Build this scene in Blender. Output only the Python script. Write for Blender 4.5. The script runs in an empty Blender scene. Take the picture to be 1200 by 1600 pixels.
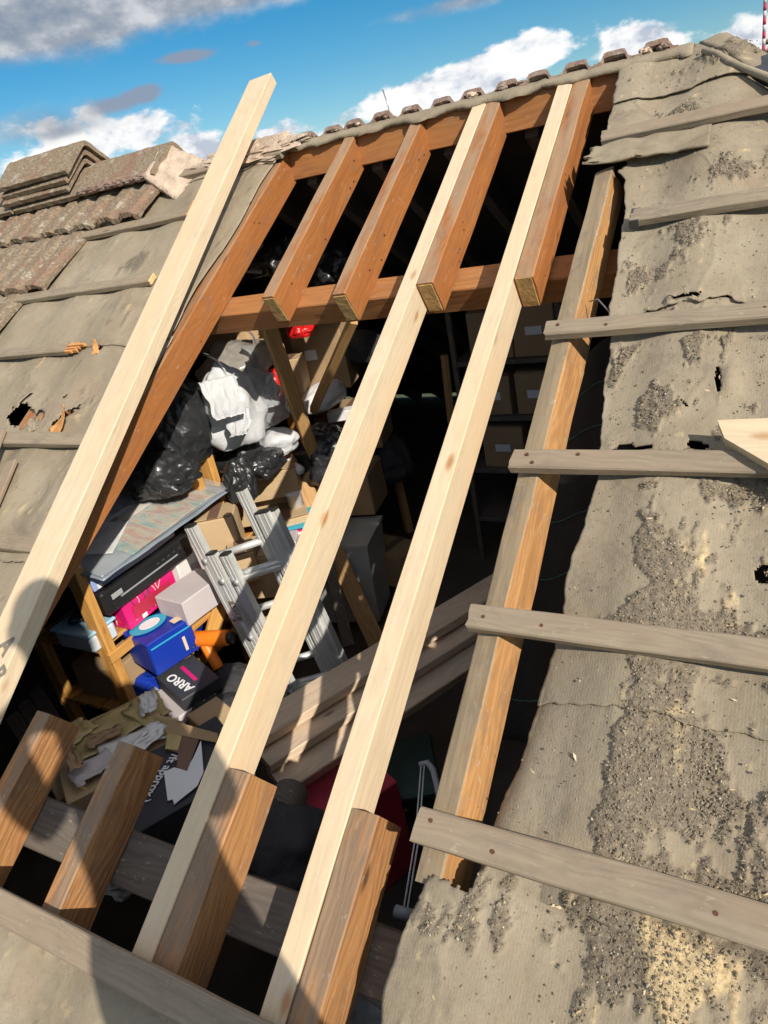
import bpy, bmesh, math, random
import numpy as np
from mathutils import Vector, Matrix, noise, Quaternion
random.seed(7); rng = np.random.default_rng(7)
C = bpy.context.scene
COL = C.collection
PI = math.pi

# ------------------------------------------------------------------ frames
# world: x along the ridge, y up the slope (horizontally), z up.  Roof frame: u along ridge, v up the slope, n outwards.
PT = math.radians(31.0); cp, sp = math.cos(PT), math.sin(PT)
WS = Matrix(((1,0,0,0),(0,cp,-sp,0),(0,sp,cp,0),(0,0,0,1)))
N_ = Vector((0,-sp,cp)); S_ = Vector((0,cp,sp)); U_ = Vector((1,0,0))
def SL(u,v,n=0): return Vector((u, v*cp-n*sp, v*sp+n*cp))
M = np.array([[0.87169674,0.04799138,-0.48768573],[0.29435135,-0.84693247,0.44278589],[-0.39178697,-0.52952597,-0.75239459]])
FPX = 1113.357
CAM = SL(0,0,1.2)
RW = np.array([[1,0,0],[0,cp,-sp],[0,sp,cp]]) @ M
def ray(px,py):
    q = RW @ np.array([px-600.0, py-800.0, FPX]); return Vector(q)
def at(px,py,x=None,y=None,z=None):
    q = ray(px,py)
    if x is not None: t=(x-CAM.x)/q.x
    elif y is not None: t=(y-CAM.y)/q.y
    else: t=(z-CAM.z)/q.z
    return CAM+q*t
def atn(px,py,n=0):
    q = ray(px,py); t=(n-CAM.dot(N_))/q.dot(N_); P=CAM+q*t
    return P.x, P.dot(S_)

# ------------------------------------------------------------------ camera
cd = bpy.data.cameras.new('camera'); cam = bpy.data.objects.new('camera', cd); COL.objects.link(cam)
cd.sensor_fit='VERTICAL'; cd.sensor_height=36; cd.lens = FPX/1600*36; cd.clip_start=.02; cd.clip_end=2000
cam.matrix_world = Matrix(((RW[0,0],-RW[0,1],-RW[0,2],CAM.x),(RW[1,0],-RW[1,1],-RW[1,2],CAM.y),(RW[2,0],-RW[2,1],-RW[2,2],CAM.z),(0,0,0,1)))
C.camera = cam

# ------------------------------------------------------------------ sun + sky
LD = ray(205,1100).normalized()           # the way the sunlight travels
sl = bpy.data.lights.new('sun','SUN'); sl.energy=4.6; sl.angle=math.radians(.53); sl.color=(1,.93,.81)
so = bpy.data.objects.new('sun', sl); COL.objects.link(so); so.location=(6,-4,8)
so.rotation_euler = LD.to_track_quat('-Z','Y').to_euler()
w = bpy.data.worlds.new('World'); C.world = w; w.use_nodes=True
nt = w.node_tree; nt.nodes.clear()
def nn(nt,t,**k):
    n = nt.nodes.new(t)
    for a,b in k.items(): setattr(n,a,b)
    return n
def lk(nt,a,b): nt.links.new(a,b)
def mth(nt,op,a,b=None,c=None,clamp=False):
    n = nt.nodes.new('ShaderNodeMath'); n.operation=op; n.use_clamp=clamp
    for i,v in enumerate((a,b,c)):
        if v is None: continue
        if isinstance(v,(int,float)): n.inputs[i].default_value=v
        else: nt.links.new(v,n.inputs[i])
    return n.outputs[0]
def mixc(nt,f,a,b,mode='MIX'):
    n = nt.nodes.new('ShaderNodeMix'); n.data_type='RGBA'; n.blend_type=mode
    for s,v in ((n.inputs[0],f),(n.inputs[6],a),(n.inputs[7],b)):
        if isinstance(v,(int,float)): s.default_value=v
        elif isinstance(v,(tuple,list)): s.default_value=tuple(v)+((1,) if len(v)==3 else ())
        else: nt.links.new(v,s)
    return n.outputs[2]
def ramp(nt,f,stops,interp='LINEAR'):
    n = nt.nodes.new('ShaderNodeValToRGB'); n.color_ramp.interpolation=interp
    e = n.color_ramp.elements
    while len(e)<len(stops): e.new(.5)
    for x,(p,c) in zip(e,stops):
        x.position=p; x.color = (c,c,c,1) if isinstance(c,(int,float)) else tuple(c)+(1,)
    nt.links.new(f,n.inputs[0]); return n.outputs[0]
sky = nn(nt,'ShaderNodeTexSky',sky_type='NISHITA',sun_disc=False)
sky.sun_elevation = math.asin(-LD.z)
sky.sun_rotation = math.atan2(-LD.x,-LD.y)
sky.altitude=200; sky.air_density=1.0; sky.dust_density=.15; sky.ozone_density=4.0
hs = nn(nt,'ShaderNodeHueSaturation'); hs.inputs['Saturation'].default_value=1.42; hs.inputs['Value'].default_value=.88; hs.inputs['Hue'].default_value=.49
lk(nt,sky.outputs[0],hs.inputs['Color'])
tc = nn(nt,'ShaderNodeTexCoord'); sx = nn(nt,'ShaderNodeSeparateXYZ'); lk(nt,tc.outputs['Generated'],sx.inputs[0])
az = mth(nt,'MULTIPLY',mth(nt,'ARCTAN2',sx.outputs[0],sx.outputs[1]),180/PI)
el = mth(nt,'MULTIPLY',mth(nt,'ARCSINE',sx.outputs[2]),180/PI)
cb = nn(nt,'ShaderNodeCombineXYZ'); lk(nt,mth(nt,'MULTIPLY',az,.1),cb.inputs[0]); lk(nt,mth(nt,'MULTIPLY',el,.17),cb.inputs[1])
def cloudnoise(off,scale,detail,rough=.58):
    m = nn(nt,'ShaderNodeMapping'); m.inputs['Location'].default_value=off; lk(nt,cb.outputs[0],m.inputs[0])
    n = nn(nt,'ShaderNodeTexNoise'); n.inputs['Scale'].default_value=scale; n.inputs['Detail'].default_value=detail; n.inputs['Roughness'].default_value=rough
    lk(nt,m.outputs[0],n.inputs['Vector']); return n.outputs[0]
def blob(a0,e0,sa,se,amp,tilt=0.0):
    da = mth(nt,'SUBTRACT',az,a0); de = mth(nt,'SUBTRACT',mth(nt,'SUBTRACT',el,e0),mth(nt,'MULTIPLY',da,tilt))
    r = mth(nt,'ADD',mth(nt,'POWER',mth(nt,'ABSOLUTE',mth(nt,'DIVIDE',da,sa)),2.0),mth(nt,'POWER',mth(nt,'ABSOLUTE',mth(nt,'DIVIDE',de,se)),2.0))
    return mth(nt,'MULTIPLY',mth(nt,'EXPONENT',mth(nt,'MULTIPLY',r,-1.0)),amp)
def total(bl):
    o = bl[0]
    for b in bl[1:]: o = mth(nt,'ADD',o,b)
    return o
# cumulus banks: white ones low over the ridge, a grey sheet high on the left
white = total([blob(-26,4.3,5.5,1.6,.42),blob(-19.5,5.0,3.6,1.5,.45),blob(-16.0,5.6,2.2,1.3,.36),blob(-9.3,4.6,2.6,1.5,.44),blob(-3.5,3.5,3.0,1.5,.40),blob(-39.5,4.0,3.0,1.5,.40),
               blob(-50,4.6,7,1.5,.42),blob(-43,6.2,8,1.0,.34,.05),blob(-48,7.4,5,.8,.26),blob(-34,4.3,3,1.2,.25),blob(16,4,12,1.6,.4),blob(60,6,16,3,.4),blob(-88,6,18,3,.4),blob(150,9,40,5,.4),blob(-140,9,20,4,.4),blob(-110,34,40,11,.72),blob(50,38,45,12,.72),blob(150,36,35,14,.72),blob(0,62,70,12,.72),blob(-40,42,22,6,.45),blob(110,62,50,10,.72),blob(-150,60,40,12,.72)])  # overhead white banks out of view, added to lift the fill light
grey = total([blob(-49,12.8,12,2.3,.66,.03),blob(-38,13.6,10,1.9,.62),blob(-32,12.6,4,1.0,.34),blob(-21,9.3,4,.6,.36),blob(-16,9.6,3.5,.55,.34),blob(-49,7.0,7,1.3,.40),
              blob(-31,8.3,.8,.3,.25),blob(30,20,20,5,.45),blob(-80,22,24,6,.45),blob(100,25,30,7,.4)])
n1 = cloudnoise((3.1,1.7,0),1.7,9); n2 = cloudnoise((3.06,1.55,0),1.7,9)
n3 = cloudnoise((9,4,2),.9,6)
dw = mth(nt,'ADD',white,mth(nt,'MULTIPLY',mth(nt,'SUBTRACT',n1,.5),1.15))
dg = mth(nt,'ADD',grey,mth(nt,'MULTIPLY',mth(nt,'SUBTRACT',n1,.5),.85))
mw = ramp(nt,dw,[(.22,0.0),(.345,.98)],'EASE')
dark = total([blob(-39.5,9.6,2.4,.45,.42),blob(-34.6,9.6,.8,.3,.36),blob(-44.5,7.7,2.6,.7,.46,.08),blob(-42.2,8.1,1.2,.6,.36),blob(-48.5,6.6,2.4,.5,.34),blob(-20,10.1,3,.45,.40),blob(-15.5,10.3,3,.45,.36),blob(60,14,6,1,.4),blob(-100,13,6,1,.4)])
dd = mth(nt,'ADD',dark,mth(nt,'MULTIPLY',mth(nt,'SUBTRACT',n1,.5),.8)); md = ramp(nt,dd,[(.16,0.0),(.42,.9)],'EASE'); mg = ramp(nt,dg,[(.13,0.0),(.56,.92)],'EASE')
shade = mth(nt,'MULTIPLY_ADD',mth(nt,'SUBTRACT',n1,n2),4.6,.56,clamp=True)
cw = ramp(nt,shade,[(.12,(.50,.55,.64)),(.45,(.80,.82,.86)),(.8,(1.0,.985,.96))])
g2 = mth(nt,'MULTIPLY_ADD',mth(nt,'SUBTRACT',n1,n2),2.6,mth(nt,'MULTIPLY_ADD',mth(nt,'SUBTRACT',n3,.5),1.3,.45),clamp=True)
cg = ramp(nt,g2,[(.1,(.22,.27,.35)),(.5,(.36,.385,.43)),(.9,(.66,.67,.69))])
up_ = ramp(nt,el,[(.0,0.0),(1.0,1.0)])
SB = .085
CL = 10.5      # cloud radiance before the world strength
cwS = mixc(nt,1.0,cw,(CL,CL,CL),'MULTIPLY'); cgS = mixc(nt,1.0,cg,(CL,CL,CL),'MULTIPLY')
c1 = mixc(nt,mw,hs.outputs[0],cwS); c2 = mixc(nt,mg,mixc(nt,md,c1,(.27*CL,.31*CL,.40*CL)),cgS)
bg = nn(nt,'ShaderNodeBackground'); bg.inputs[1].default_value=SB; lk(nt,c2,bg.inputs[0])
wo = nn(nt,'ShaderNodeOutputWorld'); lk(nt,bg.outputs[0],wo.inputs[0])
vs = C.view_settings; C.display_settings.display_device='sRGB'
vs.view_transform='Standard'; vs.look='None'; vs.gamma=1; vs.exposure=0.26; vs.use_curve_mapping=False
C.cycles.max_bounces=6; C.cycles.transparent_max_bounces=12
try: C.cycles.use_denoising=True
except Exception: pass

# ------------------------------------------------------------------ material helpers
def newmat(name):
    m = bpy.data.materials.new(name); m.use_nodes=True; t=m.node_tree; t.nodes.clear()
    o = nn(t,'ShaderNodeOutputMaterial'); b = nn(t,'ShaderNodeBsdfPrincipled'); lk(t,b.outputs[0],o.inputs[0])
    return m,t,b
def setc(t,s,v):
    if isinstance(v,(tuple,list)): s.default_value=tuple(v)+((1,) if len(v)==3 else ())
    elif isinstance(v,(int,float)): s.default_value=v
    else: t.links.new(v,s)
def noise_n(t,vec,scale,detail=4,rough=.55,dist=0):
    n = nn(t,'ShaderNodeTexNoise'); n.inputs['Scale'].default_value=scale; n.inputs['Detail'].default_value=detail
    n.inputs['Roughness'].default_value=rough; n.inputs['Distortion'].default_value=dist
    if vec is not None: lk(t,vec,n.inputs['Vector'])
    return n.outputs[0]
def bump(t,b,h,strength,dist=.01):
    n = nn(t,'ShaderNodeBump'); n.inputs['Strength'].default_value=strength; n.inputs['Distance'].default_value=dist
    lk(t,h,n.inputs['Height']); lk(t,n.outputs[0],b.inputs['Normal']); return n
def objvec(t,scale=(1,1,1),rand=True):
    tc = nn(t,'ShaderNodeTexCoord'); v = tc.outputs['Object']
    if rand:
        oi = nn(t,'ShaderNodeObjectInfo'); cbn = nn(t,'ShaderNodeCombineXYZ')
        lk(t,mth(t,'MULTIPLY',oi.outputs['Random'],37.0),cbn.inputs[0]); lk(t,mth(t,'MULTIPLY',oi.outputs['Random'],.05),cbn.inputs[1]); lk(t,mth(t,'MULTIPLY',oi.outputs['Random'],.11),cbn.inputs[2])
        a = nn(t,'ShaderNodeVectorMath',operation='ADD'); lk(t,v,a.inputs[0]); lk(t,cbn.outputs[0],a.inputs[1]); v=a.outputs[0]
    m = nn(t,'ShaderNodeMapping'); m.inputs['Scale'].default_value=scale; lk(t,v,m.inputs[0])
    return m.outputs[0], v, tc
def plain(name,col,rough=.6,metal=0,var=.12,scale=9,bmp=.05,spec=.5,coat=0,bscale=60):
    m,t,b = newmat(name); v,_,_ = objvec(t)
    n = noise_n(t,v,scale,5); k = mth(t,'MULTIPLY_ADD',mth(t,'SUBTRACT',n,.5),var*3,1.0)
    c = mixc(t,1.0,col,k,'MULTIPLY'); setc(t,b.inputs['Base Color'],c)
    b.inputs['Roughness'].default_value=rough; b.inputs['Metallic'].default_value=metal; b.inputs['Specular IOR Level'].default_value=spec; b.inputs['Coat Weight'].default_value=coat
    if bmp: bump(t,b,noise_n(t,v,bscale,4),bmp,.01)
    return m
def wood(name,light,dark,knot=(.18,.09,.04),weather=None,wamt=.8,rough=.62,ringscale=26,kn=1.0,dirt=0.0,bmp=.25,hue=None,ring=.16,wlo=0.0):
    m,t,b = newmat(name); vl,v0,tc = objvec(t,(1,1,1))
    def mp(s):
        q = nn(t,'ShaderNodeMapping'); q.inputs['Scale'].default_value=s; lk(t,v0,q.inputs[0]); return q.outputs[0]
    warp = noise_n(t,mp((1.1,5,5)),2.2,3)
    cbn = nn(t,'ShaderNodeCombineXYZ'); sp_ = nn(t,'ShaderNodeSeparateXYZ'); lk(t,v0,sp_.inputs[0])
    lk(t,mth(t,'ADD',mth(t,'MULTIPLY_ADD',sp_.outputs[1],1.0,.03),mth(t,'MULTIPLY',warp,.10)),cbn.inputs[1]); lk(t,mth(t,'ADD',sp_.outputs[2],mth(t,'MULTIPLY',warp,.07)),cbn.inputs[2])
    wv = nn(t,'ShaderNodeTexWave',wave_type='RINGS',rings_direction='X'); wv.inputs['Scale'].default_value=ringscale; wv.inputs['Distortion'].default_value=1.2; wv.inputs['Detail'].default_value=2
    lk(t,cbn.outputs[0],wv.inputs['Vector'])
    fine = noise_n(t,mp((3,160,160)),1.0,3); broad = noise_n(t,mp((1.6,10,10)),1.4,5)
    g = mth(t,'ADD',mth(t,'ADD',mth(t,'MULTIPLY',wv.outputs['Fac'],ring),mth(t,'MULTIPLY',fine,.40)),mth(t,'MULTIPLY',broad,.60-ring))
    col = ramp(t,g,[(.26,dark),(.66,light)])
    if hue is not None:
        hh = noise_n(t,mp((.9,6,6)),1.7,3); col = mixc(t,ramp(t,hh,[(.45,0.0),(.68,.65)]),col,hue)
    # knots: rare round spots with a dark rim
    vo = nn(t,'ShaderNodeTexVoronoi'); vo.inputs['Scale'].default_value=1.0; vo.inputs['Randomness'].default_value=1.0
    kd = mth(t,'MULTIPLY',mth(t,'SUBTRACT',noise_n(t,mp((30,60,60)),1.0,2),.5),.05)
    vq = nn(t,'ShaderNodeVectorMath',operation='ADD'); lk(t,mp((4.2,11,11)),vq.inputs[0]); cq = nn(t,'ShaderNodeCombineXYZ'); lk(t,kd,cq.inputs[0]); lk(t,kd,cq.inputs[1]); lk(t,cq.outputs[0],vq.inputs[1])
    lk(t,vq.outputs[0],vo.inputs['Vector'])
    kf = ramp(t,vo.outputs['Distance'],[(.04,.9*kn),(.085,.5*kn),(.13,0.0)])
    col = mixc(t,kf,col,knot)
    if weather is not None:
        gn = nn(t,'ShaderNodeSeparateXYZ'); lk(t,tc.outputs['Normal'],gn.inputs[0])
        patch = noise_n(t,mp((3,14,14)),1.5,6,.65)
        wf = mth(t,'MULTIPLY',ramp(t,gn.outputs[2],[(.5,0.0),(.8,1.0)]),ramp(t,patch,[(.34-wlo,0.0),(.52-wlo,wamt)]))
        col = mixc(t,wf,col,weather)
    if dirt:
        dn = noise_n(t,mp((5,9,9)),2.2,7,.7); col = mixc(t,ramp(t,dn,[(.5,0.0),(.72,dirt)]),col,(.13,.11,.09))
        col = mixc(t,ramp(t,noise_n(t,mp((14,30,30)),3,4),[(.64,0.0),(.7,dirt*.8)]),col,(.42,.38,.31))
    setc(t,b.inputs['Base Color'],col); b.inputs['Roughness'].default_value=rough; b.inputs['Specular IOR Level'].default_value=.3
    bump(t,b,mth(t,'ADD',g,mth(t,'MULTIPLY',kf,-.3)),bmp,.004)
    return m
M_new = wood('new_softwood',(.665,.535,.37),(.58,.445,.295),knot=(.40,.19,.07),ringscale=20,kn=1.0,bmp=.12,hue=(.69,.495,.30),ring=.18,dirt=.12,rough=.55)
M_old = wood('stained_rafter_wood',(.40,.158,.048),(.245,.086,.024),knot=(.10,.035,.012),weather=(.33,.225,.14),wamt=.8,ringscale=24,dirt=.35,hue=(.33,.118,.034),ring=.12)
M_old2 = wood('stained_ridge_wood',(.38,.175,.064),(.25,.098,.034),knot=(.08,.03,.012),ringscale=18,dirt=.25,hue=(.46,.19,.06),kn=.6)
M_grey = wood('weathered_rafter_wood',(.47,.25,.095),(.29,.135,.05),knot=(.10,.05,.02),weather=(.31,.235,.15),wamt=.97,wlo=.10,ringscale=24,dirt=.6,rough=.8)
M_stub = wood('lower_rafter_wood',(.43,.21,.085),(.19,.08,.03),knot=(.07,.03,.015),weather=(.22,.16,.11),wamt=.8,ringscale=22,dirt=.5,hue=(.42,.21,.08),bmp=.8,ring=.17)
M_batten = wood('grey_batten_wood',(.325,.262,.188),(.20,.157,.112),knot=(.12,.08,.06),dirt=.45,ringscale=30,rough=.85,bmp=.3,hue=(.28,.20,.142),ring=.12)
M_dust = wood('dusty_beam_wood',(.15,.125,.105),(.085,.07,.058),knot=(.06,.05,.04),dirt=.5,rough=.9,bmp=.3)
M_plank = wood('brown_plank_wood',(.66,.51,.37),(.50,.375,.26),knot=(.14,.08,.05),dirt=.15,rough=.75)
M_shelf = wood('orange_shelf_wood',(.62,.34,.10),(.42,.19,.045),knot=(.2,.08,.03),ringscale=18,rough=.5)
M_frame = wood('tan_truss_wood',(.52,.31,.13),(.34,.18,.07),knot=(.16,.08,.03),ringscale=20)
M_fresh = plain('fresh_split_wood',(.72,.48,.22),.8,var=.25,scale=30,bmp=.3)
M_endgrain = plain('sawn_end_grain',(.40,.25,.095),.85,var=.35,scale=40,bmp=.4)
M_splint = plain('orange_split_wood',(.58,.27,.09),.8,var=.3,scale=30,bmp=.3)

def felt_mat():
    m,t,b = newmat('bitumen_felt'); tc = nn(t,'ShaderNodeTexCoord'); v=tc.outputs['Object']
    def mp(s):
        q = nn(t,'ShaderNodeMapping'); q.inputs['Scale'].default_value=s; lk(t,v,q.inputs[0]); return q.outputs[0]
    big = noise_n(t,v,2.6,6,.62,.4); mid = noise_n(t,v,14,6,.65); sm = noise_n(t,v,85,5,.7); spk = noise_n(t,v,300,3,.6); run = noise_n(t,mp((14,1.6,1)),1.2,5,.6)
    col = ramp(t,big,[(.3,(.235,.188,.130)),(.5,(.295,.242,.172)),(.7,(.36,.302,.222))])
    col = mixc(t,ramp(t,run,[(.5,0.0),(.72,.5)]),col,(.21,.172,.125))
    col = mixc(t,ramp(t,mid,[(.50,0.0),(.68,.45)]),col,(.315,.27,.20))
    col = mixc(t,ramp(t,noise_n(t,v,5.5,7,.7,.6),[(.55,0.0),(.68,.55)]),col,(.155,.122,.088))
    col = mixc(t,ramp(t,noise_n(t,mp((4,4,4)),1.0,3),[(.6,0.0),(.72,.3)]),col,(.33,.22,.15))
    col = mixc(t,ramp(t,sm,[(.34,.25),(.47,0.0)]),col,(.15,.12,.088))
    col = mixc(t,ramp(t,spk,[(.68,0.0),(.74,.5)]),col,(.46,.40,.31))
    at_ = nn(t,'ShaderNodeAttribute',attribute_name='dirt'); 
    grit = ramp(t,noise_n(t,v,150,4,.75),[(.3,(.11,.087,.064)),(.5,(.195,.158,.117)),(.7,(.30,.25,.182))])
    col = mixc(t,mth(t,'MULTIPLY',at_.outputs['Fac'],.92),col,grit)
    sa = nn(t,'ShaderNodeAttribute',attribute_name='saw')
    saw = ramp(t,noise_n(t,v,170,4,.7),[(.3,(.33,.24,.13)),(.65,(.70,.54,.31))]); col = mixc(t,mth(t,'MULTIPLY',sa.outputs['Fac'],.9),col,saw)
    setc(t,b.inputs['Base Color'],col); b.inputs['Roughness'].default_value=.9; b.inputs['Specular IOR Level'].default_value=.2
    rib = nn(t,'ShaderNodeTexWave',bands_direction='X'); rib.inputs['Scale'].default_value=62; rib.inputs['Distortion'].default_value=.6; rib.inputs['Detail'].default_value=1; rib.inputs['Detail Scale'].default_value=.6; lk(t,v,rib.inputs['Vector'])
    h = mth(t,'ADD',mth(t,'ADD',mth(t,'MULTIPLY',rib.outputs['Fac'],.06),mth(t,'MULTIPLY',sm,.8)),mth(t,'ADD',mth(t,'MULTIPLY',spk,.5),mth(t,'MULTIPLY',mid,.7)))
    at2 = nn(t,'ShaderNodeAttribute',attribute_name='dirt'); h = mth(t,'ADD',h,mth(t,'MULTIPLY',at2.outputs['Fac'],mth(t,'MULTIPLY',noise_n(t,v,170,5,.78),3.2)))
    bump(t,b,h,.38,.005); return m
M_felt = felt_mat()
def tile_mat(name,c1,c2,c3):
    m,t,b = newmat(name); v,_,_ = objvec(t)
    big = noise_n(t,v,5,5,.6); sm = noise_n(t,v,70,5,.75); sp_ = noise_n(t,v,190,4,.7)
    col = ramp(t,sm,[(.3,c1),(.5,c2),(.68,c3)]); col = mixc(t,ramp(t,big,[(.45,0.0),(.65,.6)]),col,(.25,.135,.095))
    col = mixc(t,ramp(t,noise_n(t,v,22,5,.7),[(.58,0.0),(.64,.6)]),col,(.45,.43,.36))
    col = mixc(t,ramp(t,sp_,[(.3,.6),(.42,0.0)]),col,(.10,.08,.06))
    setc(t,b.inputs['Base Color'],col); b.inputs['Roughness'].default_value=.95; b.inputs['Specular IOR Level'].default_value=.15
    bump(t,b,mth(t,'ADD',sm,mth(t,'MULTIPLY',sp_,.6)),.7,.006); return m
M_tile = tile_mat('concrete_tile',(.13,.094,.062),(.235,.18,.124),(.35,.282,.205))
M_ridge = tile_mat('ridge_tile_concrete',(.145,.102,.067),(.25,.192,.132),(.36,.29,.21))
M_tilered = tile_mat('reddish_tile',(.15,.10,.08),(.26,.185,.15),(.37,.29,.24))
M_mortar = plain('pink_mortar',(.50,.39,.30),.95,var=.35,scale=25,bmp=.8,bscale=90,spec=.1)
M_card = plain('cardboard',(.50,.36,.21),.8,var=.12,scale=6,bmp=.08,spec=.2)
M_card2 = plain('brown_cardboard',(.36,.245,.14),.8,var=.12,scale=6,bmp=.08,spec=.2)
M_darkcard = plain('dark_cardboard',(.035,.037,.045),.55,var=.25,scale=9,bmp=.05)
M_white = plain('white_card',(.72,.70,.68),.6,var=.06)
M_paper = plain('white_paper',(.75,.74,.72),.7,var=.06)
M_greycard = plain('pale_grey_card',(.52,.47,.48),.7,var=.06)
M_lbl = plain('label_white',(.74,.74,.76),.6,var=.03,bmp=0)
M_tape = plain('yellowed_tape',(.50,.40,.19),.35,var=.25,scale=12,bmp=.2)
M_btape = plain('brown_tape',(.20,.12,.085),.4,var=.2,scale=12,bmp=.15)
M_black = plain('black_plastic_case',(.014,.014,.016),.42,var=.2,bmp=.05)
M_dkgrey = plain('dark_fabric',(.03,.03,.034),.85,var=.3,scale=14,bmp=.4)
M_alu = plain('aluminium',(.62,.62,.60),.42,metal=.35,var=.12,scale=20,bmp=.06)
M_alud = plain('dull_aluminium',(.42,.43,.45),.5,metal=.3,var=.15,scale=14,bmp=.08)
M_cap = plain('black_end_cap',(.02,.02,.02),.5)
M_blue = plain('blue_print_card',(.008,.035,.33),.35,var=.2,scale=8,bmp=.02)
M_cyan = plain('cyan_print',(.03,.38,.55),.4,var=.1,bmp=0)
M_pink = plain('pink_print_card',(.62,.012,.16),.35,var=.2,scale=9,bmp=.02)
M_red = plain('red_plastic',(.55,.012,.012),.35,var=.15)
M_maroon = plain('maroon_case',(.42,.02,.055),.6,var=.3,scale=10)
M_green = plain('dark_green_plastic',(.016,.05,.042),.45,var=.2)
M_orange = plain('orange_plastic',(.80,.20,.012),.4,var=.12)
M_tub = plain('frosted_tub_plastic',(.46,.47,.46),.35,var=.15)
M_lidblue = plain('pale_blue_lid',(.35,.58,.74),.35,var=.1)
M_tubw = plain('milky_plastic',(.56,.62,.68),.3,var=.15)
M_pipe = plain('grey_tube_plastic',(.34,.35,.38),.4,var=.1)
M_mem = plain('black_membrane',(.006,.0068,.0095),.8,var=.3,scale=14,bmp=.25,bscale=160,spec=.25)
M_teal = plain('teal_thread',(.03,.17,.16),.8)
M_insul = plain('grey_insulation',(.36,.37,.38),.95,var=.25,scale=18,bmp=.9,bscale=40)
M_dark_int = plain('dark_interior',(.035,.03,.027),.95,var=.25)  # near-black base colour for the party wall and rear slope
M_floor = plain('dusty_loft_board',(.10,.08,.062),.9,var=.3,scale=6,bmp=.2)
M_brick = plain('house_brick',(.30,.14,.09),.9,var=.2,scale=12,bmp=.3)
M_ground = plain('ground_grass',(.06,.08,.035),.95,var=.4,scale=.5,bmp=0)
M_skin = plain('skin',(.50,.30,.22),.5,var=.08)
M_jacket = plain('dark_jacket',(.03,.035,.05),.85,var=.2)
M_trous = plain('work_trousers',(.06,.06,.065),.85,var=.2)
M_hair = plain('brown_hair',(.05,.03,.02),.7)
M_steel = plain('nail_steel',(.35,.34,.33),.4,metal=.9)
M_rust = plain('rusty_nail',(.10,.04,.02),.8)
M_ink = plain('black_ink',(.05,.05,.05),.7,bmp=0)
M_greyink = plain('grey_stamp_ink',(.20,.17,.13),.8,bmp=0)
M_wink = plain('white_ink',(.72,.72,.74),.6,bmp=0)
M_cream = plain('cream_print',(.70,.55,.38),.5,bmp=0)
def bag_mat(name,col,rough,trans=0.0,coat=.3,bs=14,bst=.9,thin=0.0,alpha=1.0):
    m,t,b = newmat(name); v,_,_ = objvec(t)
    b.inputs['Alpha'].default_value=alpha
    if thin:
        o_=[n for n in t.nodes if n.type=='OUTPUT_MATERIAL'][0]; tr=nn(t,'ShaderNodeBsdfTranslucent'); tr.inputs[0].default_value=tuple(col)+(1,); mx=nn(t,'ShaderNodeMixShader'); mx.inputs[0].default_value=thin; lk(t,b.outputs[0],mx.inputs[1]); lk(t,tr.outputs[0],mx.inputs[2]); lk(t,mx.outputs[0],o_.inputs[0])
    n = noise_n(t,v,5,4); setc(t,b.inputs['Base Color'],mixc(t,1.0,col,mth(t,'MULTIPLY_ADD',mth(t,'SUBTRACT',n,.5),.3,1.0),'MULTIPLY'))
    b.inputs['Roughness'].default_value=rough; b.inputs['Coat Weight'].default_value=coat; b.inputs['Coat Roughness'].default_value=.18
    if trans: b.inputs['Transmission Weight'].default_value=trans; b.inputs['IOR'].default_value=1.1
    vo = nn(t,'ShaderNodeTexVoronoi',feature='DISTANCE_TO_EDGE'); vo.inputs['Scale'].default_value=bs
    q = nn(t,'ShaderNodeVectorMath',operation='ADD'); nz = nn(t,'ShaderNodeTexNoise'); nz.inputs['Scale'].default_value=9; nz.inputs['Detail'].default_value=3; lk(t,v,nz.inputs['Vector'])
    sc = nn(t,'ShaderNodeVectorMath',operation='SCALE'); sc.inputs['Scale'].default_value=.22; lk(t,nz.outputs['Color'],sc.inputs[0]); lk(t,v,q.inputs[0]); lk(t,sc.outputs[0],q.inputs[1]); lk(t,q.outputs[0],vo.inputs['Vector'])
    h = mth(t,'ADD',ramp(t,vo.outputs['Distance'],[(0.0,1.0),(.25,0.0)]),mth(t,'MULTIPLY',noise_n(t,v,16,3),.7))
    bump(t,b,h,bst,.012); return m
M_bagk = bag_mat('black_bag_plastic',(.024,.025,.028),.36,coat=.3,bs=5,bst=.6)
M_bagw = bag_mat('white_bag_plastic',(.70,.71,.73),.36,coat=.25,bst=.25,bs=6,thin=.22)
M_bagc = bag_mat('clear_bag_plastic',(.58,.60,.62),.18,coat=.6,bs=6,bst=.5,thin=.3,alpha=.62)
M_bagg = bag_mat('cloudy_bag_plastic',(.50,.46,.41),.32,coat=.35,bs=5,bst=.4,thin=.35,alpha=.85)

# ------------------------------------------------------------------ object helpers
WM = {}
def link(name,data,mat=None,mw=None,parent=None):
    o = bpy.data.objects.new(name,data); COL.objects.link(o)
    if mat is not None and data is not None and not data.materials: data.materials.append(mat)
    mw = mw or Matrix.Identity(4)
    o.matrix_basis = mw; WM[o]=mw
    if parent is not None: setp(o,parent)
    return o
def setp(o,p): o.parent=p; o.matrix_parent_inverse = WM[p].inverted()
def tag(o,label=None,cat=None,group=None,kind=None):
    if label: o['label']=label
    if cat: o['category']=cat
    if group: o['group']=group
    if kind: o['kind']=kind
    return o
def empty(name,loc,label,cat,group=None,rot=0):
    o = link(name,None,None,Matrix.Translation(loc)@Matrix.Rotation(rot,4,'Z')); o.empty_display_size=.05
    return tag(o,label,cat,group)
def pyd(name,v,f,smooth=False):
    me = bpy.data.meshes.new(name); me.from_pydata([tuple(x) for x in v],[],f); me.update()
    if smooth: me.shade_smooth()
    return me
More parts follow.
